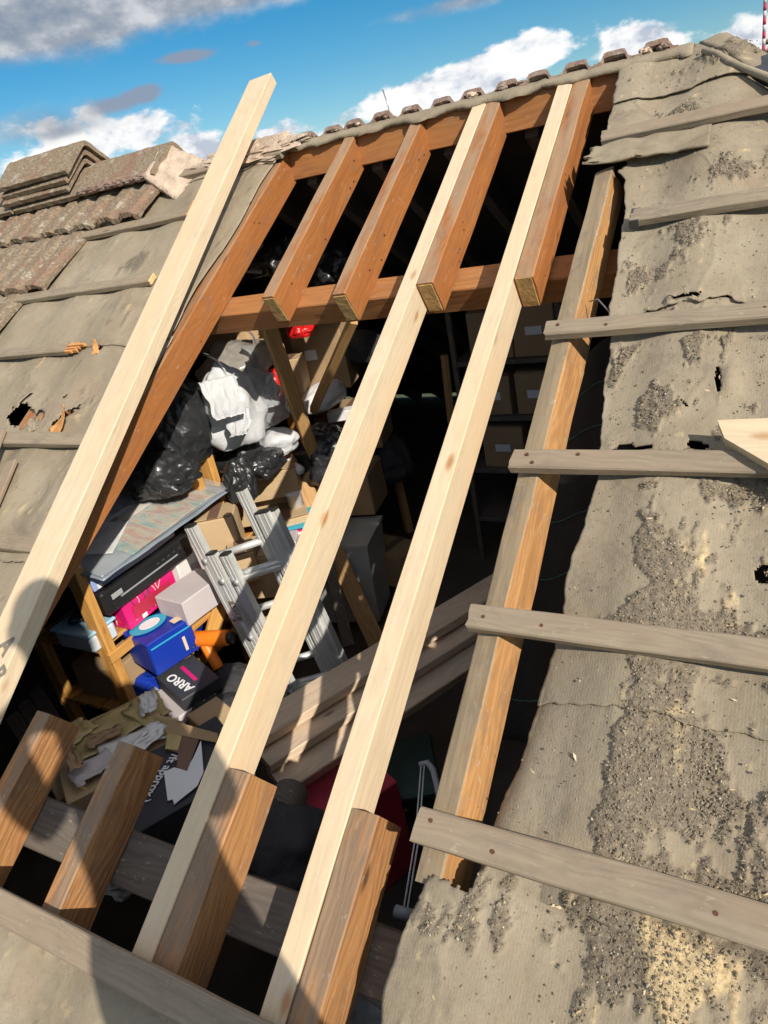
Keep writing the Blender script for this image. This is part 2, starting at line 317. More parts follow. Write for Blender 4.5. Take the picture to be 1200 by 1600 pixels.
def bm_mesh(bm,name,smooth=False):
    bmesh.ops.recalc_face_normals(bm,faces=bm.faces)
    me = bpy.data.meshes.new(name); bm.to_mesh(me); bm.free()
    if smooth: me.shade_smooth()
    return me
def addbox(bm,c,s,rot=None,bev=0):
    r = bmesh.ops.create_cube(bm,size=1.0); vs=r['verts']
    for v in vs:
        v.co = Vector((v.co.x*s[0],v.co.y*s[1],v.co.z*s[2]))
    if bev:
        es = list({e for v in vs for e in v.link_edges})
        rr = bmesh.ops.bevel(bm,geom=es,offset=bev,segments=1,affect='EDGES'); vs = list({v for f in rr['faces'] for v in f.verts}|{v for v in vs if v.is_valid})
    for v in vs:
        if rot is not None: v.co = rot@v.co
        v.co += Vector(c)
def boxmesh(s,c=(0,0,0),bev=.002,name='box'):
    bm=bmesh.new(); addbox(bm,c,s,bev=bev); return bm_mesh(bm,name)
def tube_mesh(pts,r,seg=8,name='tube',closed=False):
    v=[];f=[]; n=len(pts); pts=[Vector(p) for p in pts]; nrm=None
    for i,p in enumerate(pts):
        d=(pts[min(i+1,n-1)]-pts[max(i-1,0)]).normalized()
        if nrm is None: nrm = d.orthogonal().normalized()
        nrm = (nrm-d*nrm.dot(d)).normalized(); bn=d.cross(nrm)
        rr = r[i] if isinstance(r,(list,tuple)) else r
        for k in range(seg):
            a=2*PI*k/seg; v.append(p+(nrm*math.cos(a)+bn*math.sin(a))*rr)
    for i in range(n-1):
        for k in range(seg):
            f.append((i*seg+k,i*seg+(k+1)%seg,(i+1)*seg+(k+1)%seg,(i+1)*seg+k))
    f.append(tuple(range(seg-1,-1,-1))); f.append(tuple((n-1)*seg+k for k in range(seg)))
    return pyd(name,v,f,True)
def board_mesh(L,w_,t_,seg=None,ch=.003,rough=.0012,bend=0.0,seed=0,raggA=0.0,raggB=0.0,cutA=0.0,cutB=0.0,name='board'):
    """local X along the length, Z the top face; chamfered, a little uneven; ragg = splintered end amount"""
    seg = seg or max(4,min(40,int(L/.07)))
    hw,ht=w_/2,t_/2; c=min(ch,hw*.4,ht*.4)
    prof=[(-hw+c,ht),(hw-c,ht),(hw,ht-c),(hw,-ht+c),(hw-c,-ht),(-hw+c,-ht),(-hw,-ht+c),(-hw,ht-c)]
    # extra points on the long faces so the ends can splinter
    P=[]
    for i,(a,b) in enumerate(prof):
        a2,b2=prof[(i+1)%8]; P.append((a,b))
        if math.hypot(a2-a,b2-b)>.02:
            for q in (.33,.66): P.append((a+(a2-a)*q,b+(b2-b)*q))
    m=len(P); v=[]; f=[]
    for i in range(seg+1):
        x=-L/2+L*i/seg
        for a,b in P:
            q=noise.noise(Vector((x*5+seed*7.3,a*40,b*40+seed)))*rough+noise.noise(Vector((x*1.3+seed,a*3,seed*2.1)))*rough*1.2
            q2=noise.noise(Vector((x*5-seed*3.3,a*40+9,b*40)))*rough
            xx=x
            if i==0: xx += b*cutA + (abs(noise.noise(Vector((a*90,b*90,seed+.5))))*raggA)
            if i==seg: xx += b*cutB - (abs(noise.noise(Vector((a*90+5,b*90,seed+2.5))))*raggB)
            v.append((xx,a+q2+ (a/hw)*0,b+q+bend*(1-(2*x/L)**2)))
    for i in range(seg):
        for k in range(m): f.append((i*m+k,(i+1)*m+k,(i+1)*m+(k+1)%m,i*m+(k+1)%m))
    f.append(tuple(range(m))); f.append(tuple(seg*m+k for k in range(m-1,-1,-1)))
    me=pyd(name,v,f); return me
def frame_from(p0,p1,up):
    X=(p1-p0).normalized(); Z=(up-X*up.dot(X)).normalized(); Y=Z.cross(X)
    c=(p0+p1)/2
    return Matrix(((X.x,Y.x,Z.x,c.x),(X.y,Y.y,Z.y,c.y),(X.z,Y.z,Z.z,c.z),(0,0,0,1)))
_bs=[0]
def board(name,p0,p1,w_,t_,up,mat,parent=None,**k):
    """p0,p1: the centre line of the board"""
    _bs[0]+=1; k.setdefault('seed',_bs[0]*1.37)
    return link(name,board_mesh((p1-p0).length,w_,t_,name=name,**k),mat,frame_from(p0,p1,up),parent)
def text_obj(s,size,mw,mat,parent,depth=.0006,name='lettering',bold=0.0):
    cu=bpy.data.curves.new('tmp_text','FONT'); cu.body=s; cu.size=size; cu.extrude=depth; cu.align_x='CENTER'; cu.align_y='CENTER'; cu.offset=bold
    o=bpy.data.objects.new('tmp_text',cu); COL.objects.link(o)
    dg=bpy.context.evaluated_depsgraph_get(); me=bpy.data.meshes.new_from_object(o.evaluated_get(dg)); bpy.data.objects.remove(o); bpy.data.curves.remove(cu)
    me.materials.clear()
    return link(name,me,mat,mw,parent)
# numpy value noise
def vnoise(x,y,seed=0):
    xi=np.floor(x).astype(np.int64); yi=np.floor(y).astype(np.int64); xf=x-xi; yf=y-yi
    def h(a,b):
        n=(a*374761393+b*668265263+seed*1274126177)&0x7fffffff; n=((n^(n>>13))*1274126177)&0x7fffffff; n=n^(n>>16)
        return (n&0xffff)/65535.0
    u=xf*xf*(3-2*xf); v=yf*yf*(3-2*yf)
    return (h(xi,yi)*(1-u)+h(xi+1,yi)*u)*(1-v)+(h(xi,yi+1)*(1-u)+h(xi+1,yi+1)*u)*v-.5
def fbm(x,y,seed=0,o=4,r=.5):
    s=0;a=1
    for i in range(o): s=s+a*vnoise(x*2**i,y*2**i,seed+i*17); a*=r
    return s
def interp(v,pts):
    pts=sorted(pts); return np.interp(v,[p[0] for p in pts],[p[1] for p in pts])
# ================================================================== SETTING
gm=boxmesh((400,400,.2),(0,0,0),0,'ground'); g=link('ground',gm,M_ground,Matrix.Translation((0,40,-6.1))); tag(g,kind='structure')
def quadmesh(name,pts,th=.02):
    pts=[Vector(p) for p in pts]; n=(pts[1]-pts[0]).cross(pts[2]-pts[0]).normalized()
    k=len(pts); v=pts+[p-n*th for p in pts]
    f=[tuple(range(k)),tuple(range(2*k-1,k-1,-1))]+[(i,k+i,k+(i+1)%k,(i+1)%k) for i in range(k)]
    return pyd(name,v,f)
HX0=-4.4; RX=-.283; RY=2.035; RZ=1.205   # party wall, end of the ridge, ridge line
house=empty('house',(0,0,-6),'brick house whose tiled roof slope is stripped open to the loft','house')
fl=boxmesh((7.2,7.4,.05),(-.8,1.9,-1.03),0,'floor'); fl=link('loft_floor',fl,M_floor); tag(fl,kind='structure')
for nm,pts in (('wall',[(-4.5,-1.75,-6),(2.75,-1.75,-6),(2.75,-1.75,-1.1),(-4.5,-1.75,-1.1)]),('wall',[(2.75,-1.75,-6),(2.75,5.5,-6),(2.75,5.5,-1.1),(2.75,-1.75,-1.1)]),('wall',[(2.75,5.5,-6),(-4.5,5.5,-6),(-4.5,5.5,-1.1),(2.75,5.5,-1.1)])):
    link('wall',quadmesh('wall',pts,.1),M_brick,None,house)
link('party_wall',quadmesh('wall',[(HX0,-1.8,-6),(HX0,5.6,-6),(HX0,5.6,-1.0),(HX0,2.03,1.16),(HX0,-1.8,-1.15)],.1),M_dark_int,None,house)
# rear slope with its tiles
tp=math.tan(PT)
rr=link('rear_roof',quadmesh('rear',[(HX0,RY,RZ-.02),(RX,RY,RZ-.02),(3.3,5.62,-.95),(HX0,5.62,-.95)],.03),M_dark_int,None,house)
for x in np.arange(-4.1,-.4,.30):
    board('rafter',Vector((x,2.05,1.10)),Vector((x,5.5,1.10-3.45*tp)),.045,.09,Vector((0,sp,cp)),M_dust,house)
# hip end slope
link('hip_roof',quadmesh('hip',[(RX,RY,RZ-.01),tuple(SL(1.72,-.62,-.01)),tuple(SL(2.45,-1.72,-.01)),(3.4,5.6,-1.0)],.03),M_felt,None,house)
def tile_mesh(wd=.262,ln=.41,roll=.016,th=.014,seed=0,nx=22,ny=9,red=False):
    v=[];f=[]
    def prof(x):
        q=(x/wd)*2; q=q-math.floor(q)
        s=min(1,max(0,(min(q,1-q)-.12)/.16)); s=s*s*(3-2*s)
        return roll*s
    for side in (1,0):
        for j in range(ny+1):
            for i in range(nx+1):
                x=wd*i/nx; y=ln*j/ny
                z=prof(x)+(0 if side else -th)
                r=noise.noise(Vector((x*30+seed,y*30,side*4)))*.0022+noise.noise(Vector((x*90+seed,y*90,side*9)))*.0012
                ed=(j==0)
                yy=y+(noise.noise(Vector((x*60+seed*3,side*3,1.5)))*.010 if ed else 0)
                if ed and side==0: z-=.006+abs(noise.noise(Vector((x*45+seed,2,3))))*.008
                v.append((x+(r if i in (0,nx) else 0),yy,z+r))
    K=(nx+1)*(ny+1); a=lambda s,j,i:(0 if s else K)+j*(nx+1)+i
    for j in range(ny):
        for i in range(nx):
            f.append((a(1,j,i),a(1,j,i+1),a(1,j+1,i+1),a(1,j+1,i))); f.append((a(0,j,i),a(0,j+1,i),a(0,j+1,i+1),a(0,j,i+1)))
    for i in range(nx): f.append((a(1,0,i+1),a(1,0,i),a(0,0,i),a(0,0,i+1))); f.append((a(1,ny,i),a(1,ny,i+1),a(0,ny,i+1),a(0,ny,i)))
    for j in range(ny): f.append((a(1,j,0),a(1,j+1,0),a(0,j+1,0),a(0,j,0))); f.append((a(1,j+1,nx),a(1,j,nx),a(0,j,nx),a(0,j+1,nx)))
    return pyd('tile',v,f)
# rear tiles: seen only as the row of upper ends over the ridge
RWm=Matrix(((-1,0,0,0),(0,-cp,sp,RY),(0,sp,cp,RZ),(0,0,0,1)))   # local y points up the rear slope
rt=[tile_mesh(.245,.40,.030,.016,s,24,5) for s in (21,33,47)]
for m_ in rt: m_.materials.append(M_tilered)
k=0
for row in range(3):
    xs=np.arange(-4.3,-.30,.232)
    for x in xs:
        if row==0 and x+.245>-.31: continue
        jit=random.uniform(-.008,.006)
        mw=RWm@Matrix.Translation((-(x+.245),-.388+.018*(row==0)+jit-.345*row,.012+random.uniform(-.006,.006)))@Matrix.Rotation(math.radians(-2.2+random.uniform(-.8,.8)),4,'X')@Matrix.Rotation(math.radians(random.uniform(-1.5,1.5)),4,'Z')
        o=link('tile',rt[k%3],None,mw,rr); k+=1
def lump_mesh(sx,sy,sz,seed,sub=3,amp=.35,fr=2.2):
    bm=bmesh.new(); bmesh.ops.create_icosphere(bm,subdivisions=sub,radius=1)
    for v in bm.verts:
        d=1+amp*noise.noise(v.co*fr+Vector((seed,seed*2,0)))+amp*.5*noise.noise(v.co*fr*3+Vector((0,seed,seed)))
        v.co=Vector((v.co.x*sx*d,v.co.y*sy*d,v.co.z*sz*d))
    return bm_mesh(bm,'lump')
for i,px in enumerate((447,482,522,560,606,652,742,790,820,1012,1040)):
    P=at(px,190,y=RY-.012); s=.35+.35*random.random()
    link('mortar',lump_mesh(.030*s,.022,.018*s,i*3.1),M_tilered if i%3 else M_mortar,Matrix.Translation((P.x,RY-.010,RZ+.020)),rr)
# ------------------------------------------------------------------ roofing felt
GR=[(-.19,.615,.065,.085,1.1),(-.25,.50,.05,.05,.8),(-.14,.50,.12,.045,.9),(-.16,.31,.085,.095,1.1),(-.22,.19,.05,.06,.9),(-.09,.24,.07,.06,.7),(-.17,.03,.05,.07,.9),(-.05,.0,.12,.09,.62),(-.36,.0,.10,.05,.35),(-.23,.98,.04,.065,.95),(-.33,1.10,.03,.06,.6),(-.28,1.38,.05,.05,.75),(-.23,1.50,.04,.05,.5),(-.20,2.24,.09,.05,.55),(-.42,-.03,.07,.03,.55),(-.30,2.02,.05,.03,.6),(-.14,1.72,.08,.05,.5),(-2.24,1.76,.08,.06,.8),(-.16,1.13,.05,.06,.4),(-.06,.80,.06,.05,.5)]
SW=[(-.11,.045,.032,.03,1.0),(-.095,-.005,.035,.045,1.1),(-.05,.03,.05,.05,.45),(-.145,.66,.02,.03,.55),(-.27,.05,.02,.02,.4)]
def gmask(u,v,G,seed,lo=.33,hi=.47):
    s=0
    for a,b,c,d,e in G: s=s+e*np.exp(-(((u-a)/c)**2+((v-b)/d)**2))
    if G is not SW:
      for vt in (1.95,1.592,1.228,.858,.497,.125): s=s+.42*np.exp(-((v-vt-.006)/.016)**2)*(u>-.45)+.22*np.exp(-((v-vt+.066)/.012)**2)*(u>-.45)
    s=s+fbm(u*42,v*14,seed,4,.6)*.62+fbm(u*90,v*90,seed+3,3,.6)*.25
    e=np.clip((u+.232+fbm(v*12,v*0+2,31,4,.6)*.045)/.012,0,1); s=np.where((v<.93)&(v>.13)&(u>-.47),s*(.25+.75*e)+.10*e,s)
    return np.clip((s-lo)/(hi-lo),0,1)
def tearhole(u,v,cu,cv,ru,rv,ang=0,seed=0,am=.9):
    ca,sa=math.cos(ang),math.sin(ang); x=(u-cu)*ca+(v-cv)*sa; y=-(u-cu)*sa+(v-cv)*ca
    return (x/ru)**2+(y/rv)**2+fbm(u*45,v*45,seed,3,.6)*am<1
FELTS=[]
def felt(label,ul,ur,v0,v1,cols,nv,seed,base=.004,holes=None,droop=None,group='roofing felt sheets',ragtop=.004,ragbot=.006,bulge=None):
    vv=np.linspace(v0,v1,nv); s=np.array(cols)
    UL=np.array([ul(v) for v in vv])[:,None]; UR=np.array([ur(v) for v in vv])[:,None]
    edge=fbm(vv[:,None]*22,0*vv[:,None]+3.3,seed+5,4,.6)*.007+fbm(vv[:,None]*5,0*vv[:,None],seed+9,2)*.010
    u=UL+edge*(1-np.clip(s[None,:]*12,0,1))+(UR-UL)*s[None,:]
    t=np.linspace(0,1,nv)[:,None]
    v=vv[:,None]+0*u
    v=v+(fbm(u*14,u*0,seed+1,5,.65)*ragbot*2)*np.clip(1-t*8,0,1)+(fbm(u*14,u*0+7,seed+2,5,.65)*ragtop*2)*np.clip(1-(1-t)*8,0,1)
    flat=not (float(UL.max())>-.6 and v0>-.3)
    def nfun(u,v,UL):
        t=np.clip((v-v0)/(v1-v0),0,1)
        d=gmask(u,v,GR,5); sw=gmask(u,v,SW,8,.35,.6)
        n=base+.005*(1-t)+fbm(u*2.2,v*2.6,seed+3,3)*.009+fbm(u*9,v*5,seed+4,3)*.0022+fbm(u*60,v*50,seed+6,3)*.0010
        cr=np.abs(fbm(u*3.4+.4*fbm(u*6,v*6,seed+21,2),v*2.0,seed+11,3)); n=n+.0022*np.exp(-(cr/.02)**2)
        n=n+(.006*np.cos(2*PI*(u+1.85)/.29) if flat else .011*np.cos(2*PI*(u+.2)/.29)*np.clip((u-UL)/.08,0,1)-.004)
        n=n+d*(.002+.004*np.abs(fbm(u*20,v*20,seed+31,3))+.008*np.abs(fbm(u*70,v*70,seed+7,4,.7)))+sw*(.003+.006*np.abs(fbm(u*60,v*60,seed+8,3)))
        if droop is not None: n=n-droop(v)*np.exp(-np.clip(u-UL,0,9)/.045)
        if bulge is not None: n=n+bulge(u,v)
        return n,d,sw
    n,d,sw=nfun(u,v,UL); FELTS.append((v0,v1,ul,nfun))
    nu=len(s); V=np.stack([u,v,n],-1).reshape(-1,3)
    I=np.arange(nv*nu).reshape(nv,nu)
    q=np.stack([I[:-1,:-1],I[:-1,1:],I[1:,1:],I[1:,:-1]],-1)
    keep=np.ones((nv-1,nu-1),bool)
    if holes is not None:
        uc=(u[:-1,:-1]+u[1:,1:])/2; vc=(v[:-1,:-1]+v[1:,1:])/2; keep=~holes(uc,vc)
    F=q[keep].reshape(-1,4)
    me=bpy.data.meshes.new('felt'); me.from_pydata(V.tolist(),[],F.tolist()); me.update()
    for nm,A in (('dirt',d),('saw',sw)):
        a=me.attributes.new(nm,'FLOAT','POINT'); a.data.foreach_set('value',A.reshape(-1).astype(np.float32))
    me.shade_smooth()
    o=link('roofing_felt',me,M_felt,WS); mo=o.modifiers.new('thickness','SOLIDIFY'); mo.thickness=.0028; mo.offset=-1
    return tag(o,label,'felt sheet',group)
hipu=lambda v: RX+(2.34-v)/1.49
LE=[(2.36,-.50),(2.13,-.488),(1.93,-.482),(1.83,-.44),(1.76,-.402),(1.70,-.392),(1.5,-.383),(1.3,-.372),(1.24,-.362),(1.0,-.342),(.88,-.332),(.5,-.345),(.36,-.358),(.25,-.372),(.17,-.39),(.12,-.40),(.05,-.40)]
lef=lambda v: float(interp(v,LE))
def cols_r(nf=95,nc=14): return np.concatenate([np.linspace(0,1,nf)**1.0*.0,[]]) if False else None
def mkcols(ul,ur,ufine,du,nc=14):
    L=ur-ul; a=np.arange(0,(ufine-ul),du)/L; b=np.linspace((ufine-ul)/L,1,nc)
    return np.concatenate([a,b])
# right hand strips, ridge downwards
UF=.14
felt('topmost felt strip under the ridge right of the opening, cracked across the middle',lambda v:lef(v),lambda v:hipu(v)+.01,2.115,2.345,mkcols(-.49,hipu(2.2),-.1,.006,6),60,1,base=.012,ragbot=.006)
felt('second felt strip down on the right, crossed by two battens and speckled with sawdust',lef,lambda v:min(hipu(v)+.005,.7),1.262,2.15,mkcols(-.42,.7,UF,.0065),150,2,base=.008,
     holes=lambda u,v:tearhole(u,v,-.455,1.83,.05,.03,0,4)|tearhole(u,v,-.21,1.283,.035,.008,.1,6,.6),ragbot=.012)
hR=lambda u,v: tearhole(u,v,-.285,.888,.022,.012,0,2)|tearhole(u,v,-.262,.884,.03,.007,0,12)|tearhole(u,v,-.152,.889,.019,.012,0,3)|tearhole(u,v,-.126,1.055,.005,.034,.12,5,.5)|(((u+.016)/.020)**4+((v-.628)/.016)**4+fbm(u*45,v*45,8,3,.6)*.5<1)|tearhole(u,v,-.182,.99,.003,.012,.6,15,.4)
felt('third felt strip down on the right, burst holes above its batten, heaps of grit',lef,lambda v:min(hipu(v)+.005,1.25),.352,1.285,mkcols(-.35,1.25,UF,.0055),185,3,base=.006,holes=hR,
     droop=lambda v:.035*np.clip((.62-v)/.3,0,1)+.01,bulge=lambda u,v:.016*np.exp(-((u+.105)/.02)**2-((v-1.05)/.045)**2))
felt('fourth felt strip down on the right, sagging into the opening beside the cut rafter',lef,lambda v:min(hipu(v)+.005,1.6),.045,.372,mkcols(-.39,1.6,UF,.0055),70,4,base=.006,droop=lambda v:.05+0*v)
def lowleft(v): return -.478+.012*math.sin(v*14)
felt('lowest felt strip on the right beneath the last batten, thick with grit and fresh sawdust',lowleft,lambda v:1.55,-.62,.085,mkcols(-.48,1.55,UF,.0055),125,6,base=.001,holes=lambda u,v:(u<-.392+.3*(v-.03))&(v>.030+fbm(u*60,u*0,9,3)*.012),ragtop=.014)
# left hand strips
LRU=-1.742
def lc(a,b,fine=.011): return np.arange(0,1.0001,fine/(b-a))
lre=lambda v: -1.826+.0225*(v+.62)+.008*math.sin(v*11)-.004
felt('left felt strip tucked under the ridge beside the old tiles',lambda v:-4.3,lre,2.235,2.345,lc(-4.3,-1.74,.02),16,11,base=.010)
felt('upper left felt strip with a crushed dirty patch between two short battens',lambda v:-4.3,lre,1.312,2.262,lc(-4.3,-1.74),80,12,base=.007)
hL=lambda u,v: tearhole(u,v,-2.315,1.005,.075,.042,-.25,3,1.0)|tearhole(u,v,-2.345,1.075,.012,.035,-.1,5,.6)|tearhole(u,v,-2.22,1.01,.04,.016,-.7,8,.9)|tearhole(u,v,-2.075,1.00,.022,.055,-.75,9,.9)|tearhole(u,v,-2.14,1.085,.010,.005,.3,4,.6)|tearhole(u,v,-2.12,1.302,.012,.014,0,7,.8)
felt('torn left felt strip with a bare orange rafter showing through it',lambda v:-4.3,lre,.47,1.335,lc(-4.3,-1.74,.009),105,13,base=.006,holes=hL,
     bulge=lambda u,v:.02*np.exp(-((u+2.33)/.06)**2-((v-1.05)/.05)**2)+.012*np.exp(-((u+2.05)/.03)**2-((v-.99)/.05)**2))
felt('lower left felt strip running down beside the loose new board',lambda v:-4.3,lre,-.30,.49,lc(-4.3,-1.74,.014),60,14,base=.004)
felt('bottom left felt strip below the long batten at the lower edge of the opening',lambda v:-4.3,lambda v:-.585+.01*math.sin(v*20),-.62,-.262,lc(-4.3,-.585,.010),45,15,base=.006,ragtop=.003)
felt('dusty felt strip lowest on the slope where the photographer stands',lambda v:-4.3,lambda v:1.7+.3*(-.5-v),-2.0,-.585,np.linspace(0,1,60),30,16,base=.012)
# ------------------------------------------------------------------ ridge, hip
rb=board('ridge_board',Vector((HX0+.02,2.008,1.142)),Vector((RX+.02,2.008,1.142)),.112,.032,Vector((0,-1,0)),M_old2,seg=40); tag(rb,'deep orange stained ridge board along the top of the opening','ridge board')
# the ragged felt strip lapped over the ridge
def ridge_strip():
    xs=np.linspace(-2.36,-.29,150); prof=[(-.050,-.010),(-.040,.002),(-.02,.012),(.0,.019),(.02,.017),(.04,.004),(.055,-.010)]
    V=[];F=[]
    for i,x in enumerate(xs):
        wv=.010*noise.noise(Vector((x*4,1,0)))+.007*noise.noise(Vector((x*14,2,0)))
        for j,(dy,dz) in enumerate(prof):
            a=.8+.7*noise.noise(Vector((x*9,j*.3,5)))+.25*noise.noise(Vector((x*40,1,5)))
            V.append((x,2.012+dy*(1.0 if j else a),1.196+dz*1.15+wv*(1.0 if j<3 else .4)+.003*noise.noise(Vector((x*40,j,0)))))
    m=len(prof)
    for i in range(len(xs)-1):
        for j in range(m-1): F.append((i*m+j,(i+1)*m+j,(i+1)*m+j+1,i*m+j+1))
    me=pyd('ridge_felt',V,F,True)
    for nm in ('dirt','saw'): me.attributes.new(nm,'FLOAT','POINT')
    return me
o=link('ridge_felt',ridge_strip(),M_felt); o.modifiers.new('thickness','SOLIDIFY').thickness=.004; tag(o,'wavy grey felt strip lapped along the ridge above the orange board','felt strip')
rbt=board('ridge_batten',SL(-2.34,2.285,.024),SL(-1.74,2.27,.024),.05,.024,N_,M_batten); tag(rbt,'short grey batten running from the ridge mortar to the loose new board','batten')
def ridge_tile_mesh(L=.46,leg=.205,th=.02,ang=38,seed=0):
    a=math.radians(ang); V=[];F=[]; nx=14
    def prof(t,o): # t -1..1 along the two legs
        s=abs(t); r=math.copysign(1,t)
        y=r*(s*leg*math.cos(a)); z=-s*leg*math.sin(a)+ (-.012*(1-min(1,s*5))**2 if True else 0)
        ny=r*math.sin(a) if s>.08 else 0; nz=math.cos(a) if s>.08 else 1
        return y-ny*th*o, z-nz*th*o
    ts=[-1,-.8,-.6,-.4,-.2,-.06,.06,.2,.4,.6,.8,1]
    for o_ in (0,1):
        for i in range(nx+1):
            for t in ts:
                y,z=prof(t,o_); x=-L/2+L*i/nx
                r=noise.noise(Vector((x*25+seed,y*25,o_*3)))*.003+noise.noise(Vector((x*80+seed,y*80,o_*3)))*.0018
                V.append((x+(noise.noise(Vector((y*40,seed,i)))*.004 if i in(0,nx) else 0),y,z+r))
    m=len(ts);K=(nx+1)*m; A=lambda o_,i,j:o_*K+i*m+j
    for i in range(nx):
        for j in range(m-1):
            F.append((A(0,i,j),A(0,i+1,j),A(0,i+1,j+1),A(0,i,j+1))); F.append((A(1,i,j),A(1,i,j+1),A(1,i+1,j+1),A(1,i+1,j)))
        for j,fl_ in ((0,1),(m-1,0)): F.append((A(0,i,j),A(1,i,j),A(1,i+1,j),A(0,i+1,j)) if fl_ else (A(0,i,j),A(0,i+1,j),A(1,i+1,j),A(1,i,j)))
    for i in (0,nx):
        for j in range(m-1): F.append((A(0,i,j),A(0,i,j+1),A(1,i,j+1),A(1,i,j)))
    me=pyd('ridge_tile',V,F); me.materials.append(M_ridge); return me
def rtile(x0,x1,z,y,label,seed,rot=0,mat=None):
    o=link('ridge_tile',ridge_tile_mesh(abs(x1-x0),seed=seed),None,Matrix.Translation(((x0+x1)/2,y,z))@Matrix.Rotation(rot,4,'Z')); return tag(o,label,'ridge tile','angled concrete ridge tiles')
t1=rtile(-2.84,-2.36,1.350,2.03,'angled grey ridge tile still bedded on the ridge, mortar plugging its open end',1)
t2=rtile(-3.325,-2.855,1.343,2.035,'bedded ridge tile carrying the stack of loose ridge tiles',2)
rtile(-3.81,-3.34,1.345,2.035,'bedded ridge tile left of the stack, cut off by the picture edge',3)
rtile(-4.28,-3.82,1.345,2.035,'bedded ridge tile nearest the party wall',4)
rtile(-3.37,-2.90,1.379,2.025,'lowest of the three loose tiles stacked on the ridge',5,.01)
rtile(-3.365,-2.885,1.413,2.03,'middle of the three loose tiles stacked on the ridge',6,-.015)
rtile(-3.385,-2.865,1.449,2.022,'topmost of the three loose tiles stacked on the ridge',7,.012)
# mortar plug in the open end and bedding
def fan():
    bm=bmesh.new(); bmesh.ops.create_grid(bm,x_segments=18,y_segments=18,size=.5)
    for v in bm.verts:
        a,b=v.co.x+.5,v.co.y+.5
        y=(b-.5)*.36; z=-abs(y)*.62*(1+.5*a)-a*.10-.01
        v.co=Vector((a*.20-.03,y-.02*a,z+.010*noise.noise(Vector((a*7,b*7,1)))+.005*noise.noise(Vector((a*25,b*25,1)))))
    me=bm_mesh(bm,'mortar',True); return me
o=link('mortar_plug',fan(),M_mortar,Matrix.Translation((-2.37,2.03,1.348)),t1); o.modifiers.new('thickness','SOLIDIFY').thickness=-.02
for i in range(7):
    x=-2.44-.06*i; link('mortar',lump_mesh(.05,.02,.016,i*2.2),M_tilered,Matrix.Translation((x,1.872,1.222)),t1)
o=link('mortar_bed',lump_mesh(.26,.075,.02,8.8,4,.45,4),M_mortar,WS@Matrix.Translation((-1.93,2.315,.03))); tag(o,'broken pale mortar bedding left on the ridge beside the loose new board','mortar')
# hip end: hip tiles and a curled felt lip
P0=at(1103,72,y=2.02); P1=at(1152,92,y=1.90)
def half_round(L,r,seed,mat):
    V=[];F=[];n=14;m=14
    for o_ in (0,1):
        for i in range(n+1):
            for j in range(m+1):
                a=math.pi*(-.08+1.16*j/m); rr_=r-(.016 if o_ else 0)
                q=.003*noise.noise(Vector((i*.7+seed,j*.8,o_)))
                V.append((-L/2+L*i/n+(.006*noise.noise(Vector((j*.9,seed,i*.1))) if i in (0,n) else 0),math.cos(a)*(rr_+q),math.sin(a)*(rr_+q)*.8))
    K=(n+1)*(m+1);A=lambda o_,i,j:o_*K+i*(m+1)+j
    for i in range(n):
        for j in range(m): F+= [(A(0,i,j),A(0,i+1,j),A(0,i+1,j+1),A(0,i,j+1)),(A(1,i,j),A(1,i,j+1),A(1,i+1,j+1),A(1,i+1,j))]
        F+= [(A(0,i,0),A(1,i,0),A(1,i+1,0),A(0,i+1,0)),(A(0,i,m),A(0,i+1,m),A(1,i+1,m),A(1,i,m))]
    for i in (0,n):
        for j in range(m): F.append((A(0,i,j),A(0,i,j+1),A(1,i,j+1),A(1,i,j)))
    return pyd('hip_tile',V,F)
hd=(SL(1.0,2.34-1.49*1.283,0)-SL(RX,2.34,0)).normalized()
def hiptile(s,off,label,mat,seed,r=.085,L=.20,yaw=0):
    p=SL(RX,2.34,0)+hd*s+off; q=frame_from(p-hd*.1,p+hd*.1,Vector((.35,-.2,1)))@Matrix.Rotation(yaw,4,'Z')
    o=link('hip_tile',half_round(L,r,seed,mat),mat,q); return tag(o,label,'hip tile','loose hip tiles')
o=board('hip_tile',at(1102,74,y=2.02),at(1160,86,y=1.95),.075,.020,Vector((.2,-.55,.8)),M_ridge,rough=.003,raggA=.012,raggB=.008,ch=.006); tag(o,'pale grey broken tile slab at the right end of the ridge','hip tile','loose hip tiles')
o=board('hip_tile',at(1096,86,y=1.985),at(1140,108,y=1.91),.03,.018,Vector((.2,-.55,.8)),M_tile,rough=.003,raggA=.012,raggB=.012,ch=.004); tag(o,'small brown tile chip lying under the pale broken slab','hip tile','loose hip tiles')
o=board('hip_tile',at(1150,98,y=1.93),at(1230,122,y=1.80),.10,.05,Vector((.2,-.55,.8)),M_darkcard,rough=.004,raggA=.015,ch=.012); tag(o,'tile coloured black for shade, jutting in at the top right edge of the picture','hip tile','loose hip tiles')  # near-black colour stands in for shade on this hip tile
for i,q_ in enumerate(('first','second','third','fourth','fifth','sixth')): hiptile(.62+.3*i,Vector((.03,0,-.01)),q_+' bedded half round hip tile below the black tile',M_ridge,5+i,.085,.32)
pts=[atn(1098,92),atn(1120,96),atn(1140,110),atn(1165,120),atn(1200,134),atn(1260,165)]
lip=tube_mesh([SL(u,v,.022) for u,v in pts],[.006,.009,.010,.009,.010,.010],10,'lip')
for nm in ('dirt','saw'): lip.attributes.new(nm,'FLOAT','POINT')
o=link('felt_roll',lip,M_felt); tag(o,'curled lip of felt rolled along the hip at the top right','felt roll')
